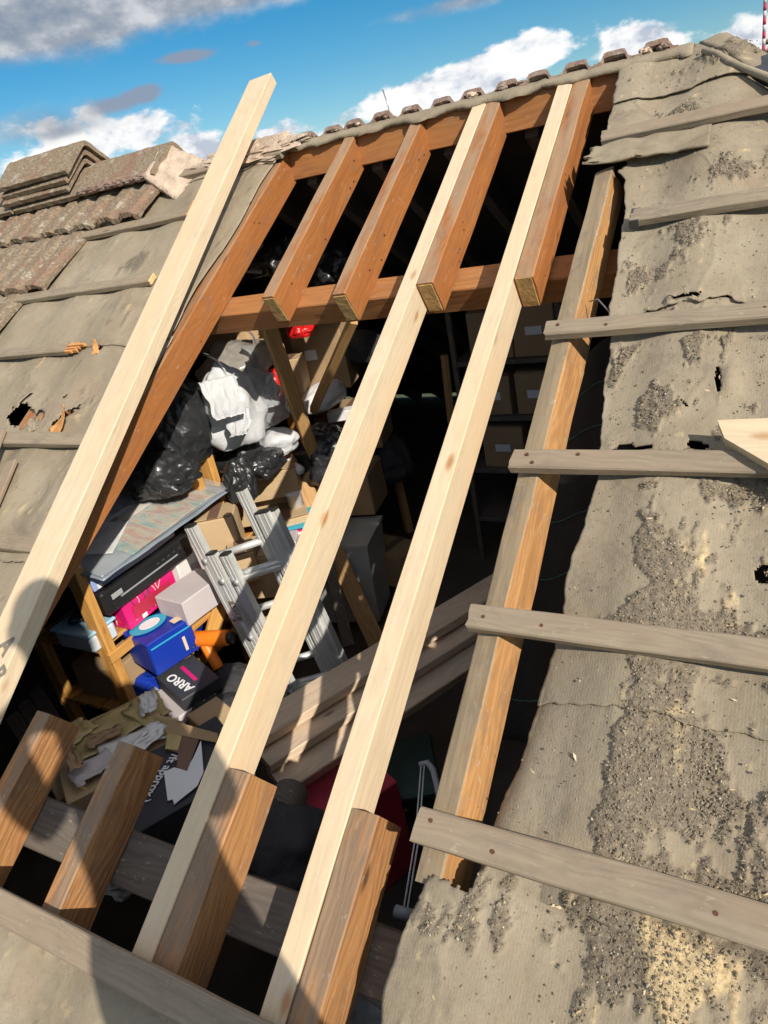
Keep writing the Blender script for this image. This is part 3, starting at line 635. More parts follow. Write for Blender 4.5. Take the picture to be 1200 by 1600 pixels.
# ------------------------------------------------------------------ tiles on the left
tf=empty('roof_tiling',SL(-3.2,1.8,0),'rows of lichen grey concrete tiles still laid at the upper left','roof tiles')
ft=[tile_mesh(seed=s) for s in (1,2,3,4)]
for m_ in ft: m_.materials.append(M_tile)
for row,(vb,ur) in enumerate(((2.008,-2.34),(1.648,-2.665),(1.287,-2.80),(.925,-3.12),(.56,-3.5),(.2,-3.8))):
    u=ur-.262; i=0
    while u>-4.55:
        first=(row==0 and i==0)
        mw=WS@Matrix.Translation((u,vb+random.uniform(-.006,.006),.052+(0.006 if first else 0)))@Matrix.Rotation(math.radians(-4.3),4,'X')@Matrix.Rotation(math.radians(random.uniform(-.7,.7)),4,'Z')
        link('tile',ft[(i+row*2)%4],None,mw,tf); u-= .222 if not first else .285; i+=1
# ------------------------------------------------------------------ battens
def batten(label,u0,u1,vt,n=.024,wd=.046,th=.022,vt2=None,fresh=False,**k):
    vt2=vt if vt2 is None else vt2
    o=board('batten',SL(u0,vt-wd/2,n),SL(u1,vt2-wd/2,n),wd,th,N_,M_batten,raggA=k.pop('ra',.014),raggB=k.pop('rb',.004),rough=.0024,bend=random.uniform(-.004,.006),**k)
    tag(o,label,'batten','roofing battens'); return o
def nails(o,pts,L):
    pts=list(pts)+[(.14+.31*q,random.uniform(-.012,.012)) for q in range(3)]
    for (x,y) in pts:
        n_=bmesh.new(); bmesh.ops.create_cone(n_,cap_ends=True,segments=8,radius1=.0035,radius2=.0035,depth=.004); link('nail',bm_mesh(n_,'nail'),M_rust,WM[o]@Matrix.Translation((-L/2+x,y,.012)),o)
b=batten('highest batten on the right, just below the ridge',-.488,.10,1.948,.026,vt2=1.955)
b=batten('second batten down on the right with a black stained left end',-.362,.5,1.590,.024,vt2=1.60); 
link('bitumen_stain',boxmesh((.022,.048,.024),bev=.001),M_ink,WM[b]@Matrix.Translation((-.862/2+.012,0,0)),b)
b=batten('third batten down on the right, split near its left end above the cut rafter',-.503,.95,1.228,.026,rough=.003) if False else batten('third batten down on the right, split near its left end above the cut rafter',-.503,.95,1.228,.026); nails(b,[(.03,.004)],1.45)
b=batten('fourth batten down on the right, reddish left end with a bent nail',-.503,1.2,.858,.026,wd=.05); nails(b,[(.035,.008),(.05,-.012)],1.70)
b=batten('fifth batten down on the right crossing grit heaps',-.503,1.4,.497,.026,vt2=.49,wd=.050); nails(b,[(.03,.0)],1.90)
b=batten('lowest batten on the right, widest and nearest the camera',-.503,1.5,.128,.028,wd=.056,vt2=.12); nails(b,[(.03,.01)],2.0)
b=batten('long grey batten along the bottom edge of the opening at lower left',-3.2,-.60,-.232,.026,wd=.054,th=.026)
b=batten('topmost short batten on the left beside the tiles, its cut end pale',-3.4,-2.068,2.012,.026); link('cut_end',boxmesh((.006,.043,.020)),M_splint,WM[b]@Matrix.Translation((1.332/2+.001,0,0)),b)
b=batten('second short batten on the left, sawn end showing pale wood',-3.6,-2.045,1.645,.026); link('cut_end',boxmesh((.006,.043,.020)),M_fresh,WM[b]@Matrix.Translation((1.555/2+.001,0,0)),b)
b=batten('snapped batten on the left ending in orange splinters',-3.6,-2.27,1.325,.026)
def splinters():
    bm=bmesh.new()
    for i in range(7):
        y=-.02+.0066*i; L=.035+.05*random.random(); addbox(bm,(L/2,y,random.uniform(-.004,.003)),(L,.0058,.012))
    return bm_mesh(bm,'splinters')
link('splintered_end',splinters(),M_splint,WM[b]@Matrix.Translation((1.33/2-.004,0,.001)),b)
b=batten('long grey batten on the left below the torn felt',-3.6,-1.83,.915,.026,wd=.05)
b=batten('flat grey batten low on the left running under the loose new board',-3.6,-1.775,.545,.022,wd=.05)
b=board('batten',SL(*atn(18,690),.05),SL(*atn(-60,900),.05),.05,.016,N_,M_batten); tag(b,'loose batten leaning across the felt at the left picture edge','batten','loose batten offcuts')
b=board('batten',SL(*atn(30,730),.03),SL(*atn(-40,900),.03),.045,.014,N_,M_batten); tag(b,'pale offcut lying parallel to the loose batten at the left edge','batten','loose batten offcuts')
b=board('batten',SL(*atn(308,318),.012),SL(*atn(294,345),.012),.02,.01,N_,M_splint); tag(b,'orange splinter of batten beside the topmost left batten','batten')
# felt flaps torn back on the left, ragged felt piece on the right
def flap(name,label,u,v,w_,h_,rot,curl,seed,mat,n0=.01):
    bm=bmesh.new(); bmesh.ops.create_grid(bm,x_segments=14,y_segments=12,size=.5)
    for q in bm.verts:
        a,b_=q.co.x,q.co.y+.5
        x=a*w_*(1-.75*b_)+.006*noise.noise(Vector((b_*9,seed,a*2))); y=b_*h_*math.cos(curl*b_*.6); z=b_*h_*math.sin(curl*b_)+.006*noise.noise(Vector((a*5,b_*5,seed)))
        q.co=Vector((x,y,z))
    me=bm_mesh(bm,name,True)
    for nm in ('dirt','saw'): me.attributes.new(nm,'FLOAT','POINT')
    o=link(name,me,mat,WS@Matrix.Translation((u,v,n0))@Matrix.Rotation(rot,4,'Z')); o.modifiers.new('thickness','SOLIDIFY').thickness=.003
    return tag(o,label,'felt flap')
flap('felt_flap','torn felt flap folded back below the left tear',-2.195,.935,.055,.045,.5,.5,3,M_felt,.012)
flap('felt_flap','brown curled felt flap beside the second left tear',-2.085,.915,.075,.11,-.75,.55,6,M_splint,.014)
flap('felt_flap','small orange scrap of felt backing by the snapped batten',-2.125,1.275,.035,.045,.1,.7,9,M_splint,.012)
def ragged():
    bm=bmesh.new(); bmesh.ops.create_grid(bm,x_segments=40,y_segments=16,size=.5)
    for q in bm.verts:
        a,b_=q.co.x+.5,q.co.y
        l=.03*noise.noise(Vector((b_*6,1.1,3)))+.02*noise.noise(Vector((b_*17,4,3)))
        q.co=Vector((a*.30*(1)+l*(1-a),b_*.082+.006*noise.noise(Vector((a*9,b_,2))),.016+.008*noise.noise(Vector((a*5,b_*3,7)))+.01*(1-a)))
    me=bm_mesh(bm,'rag',True)
    for nm in ('dirt','saw'): me.attributes.new(nm,'FLOAT','POINT')
    return me
o=link('felt_tongue',ragged(),M_felt,WS@Matrix.Translation((-.505,1.85,.004))); o.modifiers.new('thickness','SOLIDIFY').thickness=.007; tag(o,'ragged tongue of felt hanging over the top of the cut rafter','felt flap')
# ================================================================== TIMBERS
RD=.108
def rafter(label,uL,v0,v1,wd,D,mat,ntop=0,cat='rafter',group='old stained rafters',name='rafter',uL2=None,up=None,**k):
    uL2=uL if uL2 is None else uL2
    o=board(name,SL(uL+wd/2,v0,ntop-D/2),SL(uL2+wd/2,v1,ntop-D/2),wd,D,up or N_,mat,**k); return tag(o,label,cat,group)
# the board's local X runs up the slope and Y points to -u
rafter('orange full length rafter along the left edge of the opening',-1.872,-.62,2.318,.05,RD,M_old,-.002,uL2=-1.806)
rafter('cut upper rafter nearest the left edge, its sawn end over the purlin',-1.49,1.478,2.318,.047,.113,M_old,rough=.002)
rafter('second cut upper rafter from the left, its sawn end over the purlin',-1.21,1.45,2.318,.047,.113,M_old,rough=.002)
rafter('cut upper rafter fixed to the right side of the left new rafter',-.928,1.452,2.318,.052,RD,M_old,rough=.002)
rafter('cut upper rafter with a chipped edge beside the right new rafter',-.638,1.43,2.318,.052,.10,M_old,rough=.003)
for o_ in [o for o in list(WM) if o.get('label','').startswith(('cut upper','second cut upper'))]:
    L_=max(v.co.x for v in o_.data.vertices)*2; link('sawn_end',boxmesh((.004,.044,.098),(0,0,0),.0015),M_endgrain,WM[o_]@Matrix.Translation((-L_/2-.0005,0,0)),o_)
for o_ in [o for o in list(WM) if o.name.startswith('rafter') and o.type=='MESH' and o.get('group')=='old stained rafters']:
    L_=max(v.co.x for v in o_.data.vertices)
    for q in range(5):
        nm_=bmesh.new(); bmesh.ops.create_cone(nm_,cap_ends=True,segments=8,radius1=.0034,radius2=.0026,depth=.006)
        link('nail',bm_mesh(nm_,'nail'),M_rust,WM[o_]@Matrix.Translation((random.uniform(-.85,.9)*L_,-.0245,random.uniform(-.04,.035)))@Matrix.Rotation(PI/2,4,'X'),o_)
NR='new pale rafters'
r1=rafter('left of the two pale new rafters spanning the opening',-.978,-.238,2.315,.048,.098,M_new,.001,group=NR,uL2=-.977,rough=.0006,ch=.0018)
r2=rafter('right of the two pale new rafters spanning the opening',-.688,-.250,2.315,.048,.098,M_new,.001,group=NR,uL2=-.687,rough=.0006,ch=.0018)
LR_='sawn lower rafter ends'
rafter('lower rafter stub at the far left, half in shadow',-1.525,-.9,.108,.05,.105,M_stub,0,group=LR_,rough=.0035)
rafter('second lower rafter stub from the left, pale sawn wedge at its foot',-1.235,-.9,.095,.05,.105,M_stub,0,group=LR_,rough=.0035)
rafter('lower rafter stub against the right side of the left new rafter',-.928,-.9,.105,.055,.11,M_stub,0,group=LR_,rough=.0035)
rafter('rough lower rafter stub against the right new rafter, brightest in the sun',-.638,-.9,.098,.055,.11,M_stub,0,group=LR_,rough=.0035)
orr=rafter('weathered rafter along the right edge of the opening, felt scraps on its top',-.484,.02,1.822,.050,.088,M_grey,0,group='weathered rafter',rough=.004,up=N_-U_*.24)
rafter('orange rafter showing through the torn felt on the left',-2.345,.3,2.25,.10,.09,M_old,-.014,group='old stained rafters')
rafter('covered rafter behind the second felt tear',-2.11,.3,2.25,.05,.09,M_old,-.014,group='old stained rafters')
# purlins
pu=board('purlin',SL(HX0+.1,1.60,-.155),SL(.6,1.585,-.155),.095,.085,N_,M_old2); tag(pu,'orange brown purlin crossing under the cut upper rafters','purlin')
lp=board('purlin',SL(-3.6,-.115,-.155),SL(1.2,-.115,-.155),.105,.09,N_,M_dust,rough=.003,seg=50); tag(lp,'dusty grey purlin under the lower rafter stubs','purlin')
# loose new board lying on the roof, with stamped lettering
e0=SL(-1.608,-.12,.050); e1=SL(-1.935,2.63,.133)
nb=board('loose_board',e0,e1,.108,.047,N_,M_new,rough=.0006,ch=.0022); tag(nb,'long pale new board lying on the felt and sticking up past the ridge','board')
Lb=(e1-e0).length
# lettering is read across the board near its lower end
def onboard(px,py,rot,zoff=.0245):
    u,v=atn(px,py,.08); p=WM[nb].inverted()@SL(u,v,.08); return WM[nb]@Matrix.Translation((p.x,p.y,zoff))@Matrix.Rotation(rot,4,'Z')
text_obj('A',.062,onboard(12,1010,-2.2),M_greyink,nb,.0004,'stamp_lettering',.0022)
text_obj('B',.060,onboard(-2,1056,-2.2),M_greyink,nb,.0004,'stamp_lettering',.0022)
# sawn board stub pointing in from the right
sb=link('board_offcut',quadmesh('offcut',[(-.113,.905,.062),(-.098,.865,.060),(.10,.715,.060),(.16,.80,.062),(.12,.912,.064)],.030),M_new,WS); tag(sb,'pale board end poking in over the felt from the right edge','board')
# truss / strut timbers in the loft
def strut(label,p,q,wd,t,mat,up=(1,-.6,.3),cat='strut',group='loft struts'):
    o=board('strut',p,q,wd,t,Vector(up),mat); return tag(o,label,cat,group)
strut('tan strut rising to the purlin behind the white carrier bags',at(498,735,y=1.95),at(418,505,y=1.62),.055,.075,M_frame,(1,-.9,0))
strut('wide brown strut leaning down past the clear tub to the floor',at(600,1030,y=1.62),at(440,685,y=1.95),.085,.05,M_frame,(1,-1.0,.2))
strut('thin upright post in the dark behind the left new rafter',at(640,830,y=2.6),at(600,660,y=2.6),.04,.04,M_frame)
strut('slim post standing in the dark between the new rafters',at(705,660,y=2.6),at(694,555,y=2.6),.03,.03,M_frame)
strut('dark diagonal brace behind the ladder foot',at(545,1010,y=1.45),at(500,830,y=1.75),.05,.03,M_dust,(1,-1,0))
strut('pale slanting timber standing in for a sunlit strip on the loft boxes',at(490,640,y=1.9),at(552,500,y=1.68),.035,.035,M_frame,(1,-1,.2))  # timber added in place of the sunlit strip across the boxes
# stacked planks across the loft
def plank(label,a,b,wd,t,up=(-.25,-.5,1)):
    o=board('plank',a,b,wd,t,Vector(up),M_plank,rough=.0015); return tag(o,label,'plank','brown planks stacked across the loft')
PA=at(395,1160,z=-.44); PB=at(850,880,z=-.44)
d_=(PB-PA).normalized(); sd=Vector((d_.y,-d_.x,0))
plank('uppermost brown plank of the pile crossing the loft',PA-sd*.03,PB-sd*.03,.12,.035)
plank('middle brown plank of the pile, its edge split',PA+sd*.045-Vector((0,0,.045)),PB+sd*.045-Vector((0,0,.045)),.10,.03)
plank('lowest brown plank of the pile, nearest the camera',PA+sd*.10-Vector((0,0,.10)),PB+sd*.095-Vector((0,0,.10)),.105,.045,(-.05,-.75,.8))
# ================================================================== LOFT CONTENTS
def carton(label,c,s,rot=0,mat=None,tape=M_btape,lbl=None,cat='box',group=None,name='cardboard_box',flaps=True,tilt=None):
    mat=mat or M_card; c=Vector(c); mw=Matrix.Translation(c)@Matrix.Rotation(rot,4,'Z')
    if tilt: mw=mw@Matrix.Rotation(tilt[0],4,tilt[1])
    e=link(name,None,None,mw); e.empty_display_size=.05; tag(e,label,cat,group); sx,sy,sz=s
    bm=bmesh.new(); addbox(bm,(0,0,sz/2),(sx,sy,sz),bev=.004)
    bmesh.ops.subdivide_edges(bm,edges=bm.edges[:],cuts=2,use_grid_fill=True)
    sd=random.random()*50
    for v in bm.verts: v.co+=Vector([noise.noise(v.co*7+Vector((sd,k,0)))*.005 for k in (0,9,17)])
    link('carton_body',bm_mesh(bm,'body'),mat,mw,e)
    if flaps:
        for q in (-1,1): link('flap',boxmesh((sx/2-.003,sy-.006,.003),(q*(sx/4+.0005),0,sz+.0035),.001),mat,mw@Matrix.Rotation(q*-.02,4,'Y'),e)
        if tape: link('tape',boxmesh((.045,sy+.004,.0012),(0,0,sz+.0085),0),tape,mw,e)
    if lbl:
        face,w_,h_,off=lbl
        if face=='x': link('label',boxmesh((.0015,w_,h_),(sx/2+.0035,off[0],sz/2+off[1]),0),M_lbl,mw,e)
        elif face=='y': link('label',boxmesh((w_,.0015,h_),(off[0],-sy/2-.0035,sz/2+off[1]),0),M_lbl,mw,e)
        else: link('label',boxmesh((w_,h_,.0012),(off[0],off[1],sz+.0105),0),M_lbl,mw,e)
    return e,mw
# --- orange shelving
def shelving(label,y0,y1,levels,ztop,x0=-2.54,x1=-2.10):
    e=empty('shelf_unit',((x0+x1)/2,(y0+y1)/2,-1.0),label,'shelving unit','orange slatted shelving units')
    for x in (x0,x1-.045):
        for y in (y0,y1-.035):
            board('post',Vector((x+.022,y+.017,-1.0)),Vector((x+.022,y+.017,ztop)),.038,.062,Vector((1,0,0)),M_shelf,e,rough=.0006)
    for z in levels:
        for k,x in enumerate(np.linspace(x0+.06,x1-.075,5)):
            board('slat',Vector((x,y0-.005,z-.009)),Vector((x,y1+.005,z-.009)),.06,.016,Vector((0,0,1)),M_shelf,e,rough=.0006)
        for x in (x0+.012,x1+.009): board('shelf_rail',Vector((x,y0-.01,z-.030)),Vector((x,y1+.01,z-.030)),.018,.04,Vector((0,0,1)),M_shelf,e,rough=.0006)
        for y in (y0+.045,y1-.045): board('cross_rail',Vector((x0+.02,y,z-.034)),Vector((x1-.01,y,z-.034)),.018,.03,Vector((0,0,1)),M_shelf,e,rough=.0006)
    return e
shelving('orange slatted shelf unit nearest the camera, stacked with printed boxes',.672,1.362,(-.305,-.60),.14)
shelving('orange shelf unit further back, under the white and black bags',1.42,2.10,(.0,-.42,-.75),.20)
# --- printed boxes on the near shelves
e,mw=carton('pink box with black floral print under the black machine on the middle shelf',(-2.255,.935,-.303),(.30,.27,.118),0,M_pink,None,None,name='printed_box',flaps=False)
for i in range(16):
    a=random.uniform(-.10,.10); pts=[Vector((.1525,a+.02*math.sin(t*3+i)+.012*t,.02+.085*t)) for t in np.linspace(0,1,6)]
    if i%2==0: link('floral_print',tube_mesh(pts,.0016,5),M_ink if i%4 else M_cream,mw,e)
for i in range(9):
    pts=[Vector((-.12+.028*i+.010*math.sin(t*6+i),-.1375,.01+.10*t)) for t in np.linspace(0,1,6)]; link('floral_print',tube_mesh(pts,.002,5),M_cream if i%2 else M_red,mw,e)
link('top_panel',boxmesh((.0015,.20,.05),(.1535,0,.05),0),M_maroon,mw,e)
link('label',boxmesh((.0015,.024,.016),(.1545,-.06,.018),0),M_lbl,mw,e)
# black machine
m0=Matrix.Translation((-2.24,.945,-.182)); e=link('printer',None,None,m0); tag(e,'long black printer or stereo lying on the pink box','printer')
link('machine_body',boxmesh((.34,.46,.092),(0,0,.046),.008),M_black,m0,e)
link('front_panel',boxmesh((.006,.40,.028),(.172,0,.026),.002),M_black,m0,e)
link('lid',boxmesh((.30,.40,.006),(-.01,0,.096),.002),M_black,m0,e)
for i in range(5): link('button',boxmesh((.004,.016,.008),(.173,.04+.03*i,.062),.001),M_dkgrey,m0,e)
link('paper_slot',boxmesh((.004,.30,.005),(.176,-.01,.045),0),M_alud,m0,e)
link('display',boxmesh((.004,.05,.02),(.173,-.17,.06),.001),M_alud,m0,e)
def grad_white():
    m,t,b=newmat('lavender_white_print'); v,_,tc=objvec(t,(1,1,1),False); sp_=nn(t,'ShaderNodeSeparateXYZ'); lk(t,v,sp_.inputs[0])
    q=mth(t,'ADD',mth(t,'MULTIPLY',sp_.outputs[1],2.2),mth(t,'MULTIPLY',noise_n(t,v,9,3),.5))
    c=ramp(t,q,[(.0,(.28,.36,.62)),(.25,(.62,.64,.75)),(.6,(.70,.62,.72))]); setc(t,b.inputs['Base Color'],c); b.inputs['Roughness'].default_value=.35; return m
e,mw=carton('white and lavender printed box on top of the black machine, under the clear folder',(-2.25,.93,-.086),(.30,.42,.068),0,grad_white(),None,None,name='printed_box',flaps=False)
for i in range(6):
    pts=[Vector((.1535,-.13+.012*i+.008*math.cos(5*t),.02+.035*t)) for t in np.linspace(0,1,5)]; link('leaf_print',tube_mesh(pts,.0014,5),M_ink,mw,e)
link('label',boxmesh((.0015,.022,.018),(.1535,-.185,.016),0),M_lbl,mw,e); link('flower_print',lump_mesh(.001,.02,.015,3),M_blue,mw@Matrix.Translation((.153,.06,.05)),e)
# clear art folder
def folder_sheet(mat,w_,l_,z,name,parent,mw,seed,rz=0,off=(0,0),wob=.008):
    bm=bmesh.new(); bmesh.ops.create_grid(bm,x_segments=20,y_segments=26,size=.5)
    for v in bm.verts:
        x,y=v.co.x*w_,v.co.y*l_
        v.co=Vector((x,y,z+wob*noise.noise(Vector((x*5,y*5,seed)))+.004*noise.noise(Vector((x*18,y*18,seed)))))
    o=link(name,bm_mesh(bm,name,True),mat,mw@Matrix.Translation((off[0],off[1],0))@Matrix.Rotation(rz,4,'Z'),parent); o.modifiers.new('thickness','SOLIDIFY').thickness=.0016; return o
def artmat(name,cols,sc=7):
    m,t,b=newmat(name); v,_,_=objvec(t,(1.0,2.4,1)); n=noise_n(t,v,sc,5,.6,1.2)
    setc(t,b.inputs['Base Color'],ramp(t,n,[(.3+.4*i/(len(cols)-1),c) for i,c in enumerate(cols)])); b.inputs['Roughness'].default_value=.5; b.inputs['Coat Weight'].default_value=.5; b.inputs['Coat Roughness'].default_value=.12; return m
M_foldb=plain('blue_grey_plastic',(.22,.26,.31),.4,var=.2)
fm=Matrix.Translation((-2.20,1.045,.025))@Matrix.Rotation(.02,4,'Z')@Matrix.Rotation(.17,4,'Y')
e=link('art_folder',None,None,fm); tag(e,'clear plastic art folder of drawings lying flat on the shelf stack','folder')
folder_sheet(M_foldb,.42,.72,.004,'back_cover',e,fm,1)
folder_sheet(artmat('art_print_a',[(.06,.20,.19),(.16,.30,.26),(.46,.40,.26),(.42,.15,.08),(.12,.26,.27)]),.25,.50,.012,'drawing',e,fm,2,.03,(.06,.05))
folder_sheet(artmat('art_print_b',[(.55,.50,.42),(.62,.60,.56),(.42,.40,.45),(.55,.36,.30)]),.20,.46,.016,'drawing',e,fm,3,-.04,(-.10,.06))
folder_sheet(M_paper,.12,.22,.020,'paper',e,fm,4,.5,(.02,-.16)); folder_sheet(M_cream,.02,.50,.022,'paper_edge',e,fm,5,.05,(-.02,.05)); folder_sheet(M_paper,.016,.5,.022,'paper_edge',e,fm,6,.05,(-.06,.05))
m,t,b=newmat('clear_folder_film'); b.inputs['Base Color'].default_value=(.82,.85,.87,1); b.inputs['Roughness'].default_value=.12; b.inputs['Alpha'].default_value=.16; b.inputs['Coat Weight'].default_value=.3; v,_,_=objvec(t); bump(t,b,noise_n(t,v,9,4),.5,.01); M_film=m
folder_sheet(m,.43,.73,.030,'cover_film',e,fm,7,0,(0,0),.014)
# tub with pale blue lid on the middle shelf, left
e=link('food_tub',None,None,Matrix.Translation((-2.22,.70,-.303))); mw=WM[e]; tag(e,'small milky tub with pale blue lid at the left end of the middle shelf','tub')
link('tub_body',boxmesh((.20,.12,.07),(0,0,.035),.012),M_tubw,mw,e); link('lid',boxmesh((.215,.135,.014),(0,0,.078),.006),M_lidblue,mw,e)
link('cable_coil',tube_mesh([Vector((.03*math.cos(a)-.02,.03*math.sin(a),.09+.002*a)) for a in np.linspace(0,9,40)],.005,6),M_black,mw,e)
# grey / white boxes to the right of the pink one
e,mw=carton('grey box with small black icons leaning behind the ladder',(-2.19,1.235,-.303),(.17,.20,.13),0,M_greycard,None,None,name='printed_box',flaps=False)
for k in range(2): link('icon_print',boxmesh((.0015,.016,.018),(.0895,.03+.028*k,.05),0),M_ink,mw,e)
link('label',boxmesh((.0015,.04,.05),(.0895,-.06,.095),0),M_lbl,mw,e)
carton('plain white carton between the pink box and the ladder',(-2.16,1.115,-.303),(.13,.07,.12),.1,M_white,None,None,name='printed_box',flaps=False)
g0=at(300,948,x=-1.97)
carton('pale lilac grey shoe box in front of the middle shelf, half shaded',(g0.x-.02,g0.y+.04,g0.z-.03),(.16,.22,.10),-.12,M_greycard,None,None,name='shoe_box',flaps=False)
o=board('wood_offcut',at(288,985,x=-2.0),at(350,930,x=-2.0),.06,.02,Vector((.3,0,1)),M_shelf); tag(o,'orange board under the lilac shoe box','board')
o=board('wood_offcut',at(325,1015,x=-1.93),at(345,940,x=-1.97),.06,.02,Vector((1,-.4,.2)),M_shelf); tag(o,'short orange board standing beside the ladder rails','board')
# big blue box with cyan oval
b0=at(262,1012,x=-1.98)
e,mw=carton('glossy blue box with a cyan oval in front of the shelves',(b0.x-.06,b0.y+.03,b0.z-.07),(.175,.19,.14),-.25,M_blue,None,None,name='printed_box',flaps=False)
def disc(rx,ry,n=28):
    return pyd('disc',[(rx*math.cos(2*PI*i/n),ry*math.sin(2*PI*i/n),0) for i in range(n)]+[(rx*math.cos(2*PI*i/n),ry*math.sin(2*PI*i/n),-.001) for i in range(n)],[tuple(range(n)),tuple(range(2*n-1,n-1,-1))]+[(i,i+n,(i+1)%n+n,(i+1)%n) for i in range(n)])
link('oval_print',disc(.054,.074),M_cyan,mw@Matrix.Translation((-.03,-.015,.1455)),e); link('oval_print',disc(.032,.042),M_lbl,mw@Matrix.Translation((-.026,-.01,.148)),e)
link('label',boxmesh((.035,.04,.0012),(.05,.06,.1455),0),M_cream,mw,e)
link('print_band',boxmesh((.0012,.17,.006),(.0915,0,.115),0),M_cyan,mw,e); link('print_band',boxmesh((.0012,.012,.06),(.0915,.045,.06),0),M_cream,mw,e)
# ARRO box, upside-down lettering
a0=at(292,1055,x=-1.90)
mw=Matrix.Translation((a0.x,a0.y,a0.z))@Matrix.Rotation(-.35,4,'Z')@Matrix.Rotation(.1,4,'Y'); e=link('tool_box',None,None,mw); tag(e,'flat black carton with white capitals printed upside down, beside the blue box','box')
link('carton_body',boxmesh((.20,.16,.06),(0,0,-.035),.004),M_darkcard,mw,e)
text_obj('ARRO',.05,mw@Matrix.Translation((.01,-.035,-.0045))@Matrix.Rotation(PI+.15,4,'Z'),M_wink,e,.0006,'lettering',.001)
link('print_band',boxmesh((.11,.014,.0012),(-.01,.012,-.0045),0),M_pink,mw,e)
carton('pale grey carton under the black lettered carton',(a0.x-.03,a0.y-.05,a0.z-.20),(.22,.2,.13),-.3,M_greycard,None,('z',.05,.03,(.02,0)),flaps=False)
# orange tool
o0=at(325,1000,x=-1.90); mw=Matrix.Translation(o0)@Matrix.Rotation(.15,4,'Z'); e=link('power_tool',None,None,mw); tag(e,'orange power tool with a black grip lying behind the lettered carton','tool')
def cyl(p,q,r,seg=14): return tube_mesh([p,p.lerp(q,.05),p.lerp(q,.95),q],[r*.92,r,r,r*.92],seg)
link('tool_body',cyl(Vector((-.07,0,0)),Vector((.08,.02,.0)),.032),M_orange,mw,e); link('handle',cyl(Vector((-.02,0,-.02)),Vector((.03,-.03,-.11)),.022),M_orange,mw,e); link('grip_ring',cyl(Vector((.075,.02,0)),Vector((.10,.023,0)),.024),M_black,mw,e)
link('power_cord',tube_mesh([Vector((-.07+.03*math.cos(a),-.03+.02*math.sin(a),-.03+.004*a)) for a in np.linspace(0,10,40)],.0035,6),M_black,mw,e)
# dark holdalls and blue bag lower down
def lumpbag(name,label,c,r,mat,seed,amp=.3,cat='bag',fr=2.0,sub=5,group=None,flat=.6,crease=.12,rot=0,neck=0):
    bm=bmesh.new(); bmesh.ops.create_icosphere(bm,subdivisions=sub,radius=1)
    for v in bm.verts:
        p=v.co.copy(); s=Vector((seed*1.7,seed*.9,seed*2.3))
        d=1+amp*.6*noise.noise(p*fr*.8+s)
        q=p+.45*Vector((noise.noise(p*1.6+s),noise.noise(p*1.6-s),noise.noise(p*1.6+s*2)))
        r1=abs(noise.noise(Vector((q.x*2.3,q.y*2.3,q.z*1.3))+s)); r2=abs(noise.noise(Vector((q.x*4.2,q.y*4.2,q.z*2.2))-s)); r3=abs(noise.noise(q*8.5+s))
        d+=crease*1.5*(r1-.25)+crease*.9*(r2-.2)+crease*.35*(r3-.2)
        z=p.z*d
        if z<-flat: z=-flat+(z+flat)*.15
        nk=1.0
        if neck and p.z>.55: nk=1-neck*min(1,(p.z-.55)/.4); z+=(p.z-.55)*.5
        v.co=Vector((p.x*d*r[0]*nk,p.y*d*r[1]*nk,z*r[2]))
    o=link(name,bm_mesh(bm,name,True),mat,Matrix.Translation(c)@Matrix.Rotation(rot,4,'Z')); return tag(o,label,cat,group)
lumpbag('holdall','dark fabric holdall slumped below the ladder',at(345,1128,z=-.64),(.14,.12,.10),M_dkgrey,3,.3)
lumpbag('holdall','second dark holdall against the foot of the left new rafter',at(368,1085,z=-.66),(.14,.12,.12),M_dkgrey,5,.3)
lumpbag('carrier_bag','crumpled blue bag below the slatted shelf',at(235,1085,z=-.62),(.09,.09,.08),M_blue,8,.3,crease=.1)
# bags on the far shelf
lumpbag('bin_bag','big glossy black bin bag bulging beside the orange rafter',at(272,668,x=-2.22),(.185,.17,.235),M_bagk,11,.35,crease=.09,neck=.5,group='black bin bags')
lumpbag('bin_bag','drooping black bag tail hanging below the big bin bag',at(250,745,x=-2.16),(.16,.12,.10),M_bagk,13,.4,crease=.16,group='black bin bags')
lumpbag('carrier_bag','bright white carrier bag on the far shelf',at(358,648,x=-2.05),(.14,.15,.19),M_bagw,17,.45,crease=.05,neck=.3,group='carrier bags')
lumpbag('carrier_bag','clear bag of white rags beside the bright white carrier bag',at(405,632,x=-2.05),(.12,.13,.15),M_bagc,19,.5,crease=.08,group='carrier bags')
lumpbag('carrier_bag','cloudy grey carrier bag behind the bright white one',at(372,570,x=-2.2),(.17,.15,.11),M_bagg,23,.5,crease=.06,group='carrier bags')
lumpbag('carrier_bag','white bag tail spilling below the clear bag',at(432,693,x=-2.0),(.10,.09,.07),M_bagw,29,.5,crease=.04,group='carrier bags')
lumpbag('red_bag','red bag wedged behind the clear bag',at(432,612,x=-2.18),(.07,.07,.12),M_red,31,.3,crease=.08)
lumpbag('bin_bag','black bag hanging under the bright white carrier bag',at(385,725,x=-2.05),(.16,.14,.08),M_bagk,37,.4,crease=.18,group='black bin bags')
lumpbag('bin_bag','thin black bag draped in front of the far shelf post',at(375,755,x=-1.98),(.07,.07,.11),M_bagk,41,.4,crease=.2,group='black bin bags')
lumpbag('bin_bag','black bin bag high up under the rafters at the left',at(425,400,y=2.35),(.19,.15,.13),M_bagk,43,.45,crease=.2,group='black bin bags')
lumpbag('bin_bag','shiny black bag above the purlin between the cut rafters',at(500,415,y=2.45),(.17,.15,.12),M_bagk,47,.45,crease=.2,group='black bin bags')
lumpbag('bin_bag','grey black bag just under the purlin',at(470,485,y=2.3),(.20,.14,.09),M_bagk,53,.45,crease=.2,group='black bin bags')
lumpbag('bin_bag','black padded bag beside the wide brown strut',at(510,715,y=2.0),(.16,.15,.17),M_bagk,59,.3,crease=.12,group='black bin bags')
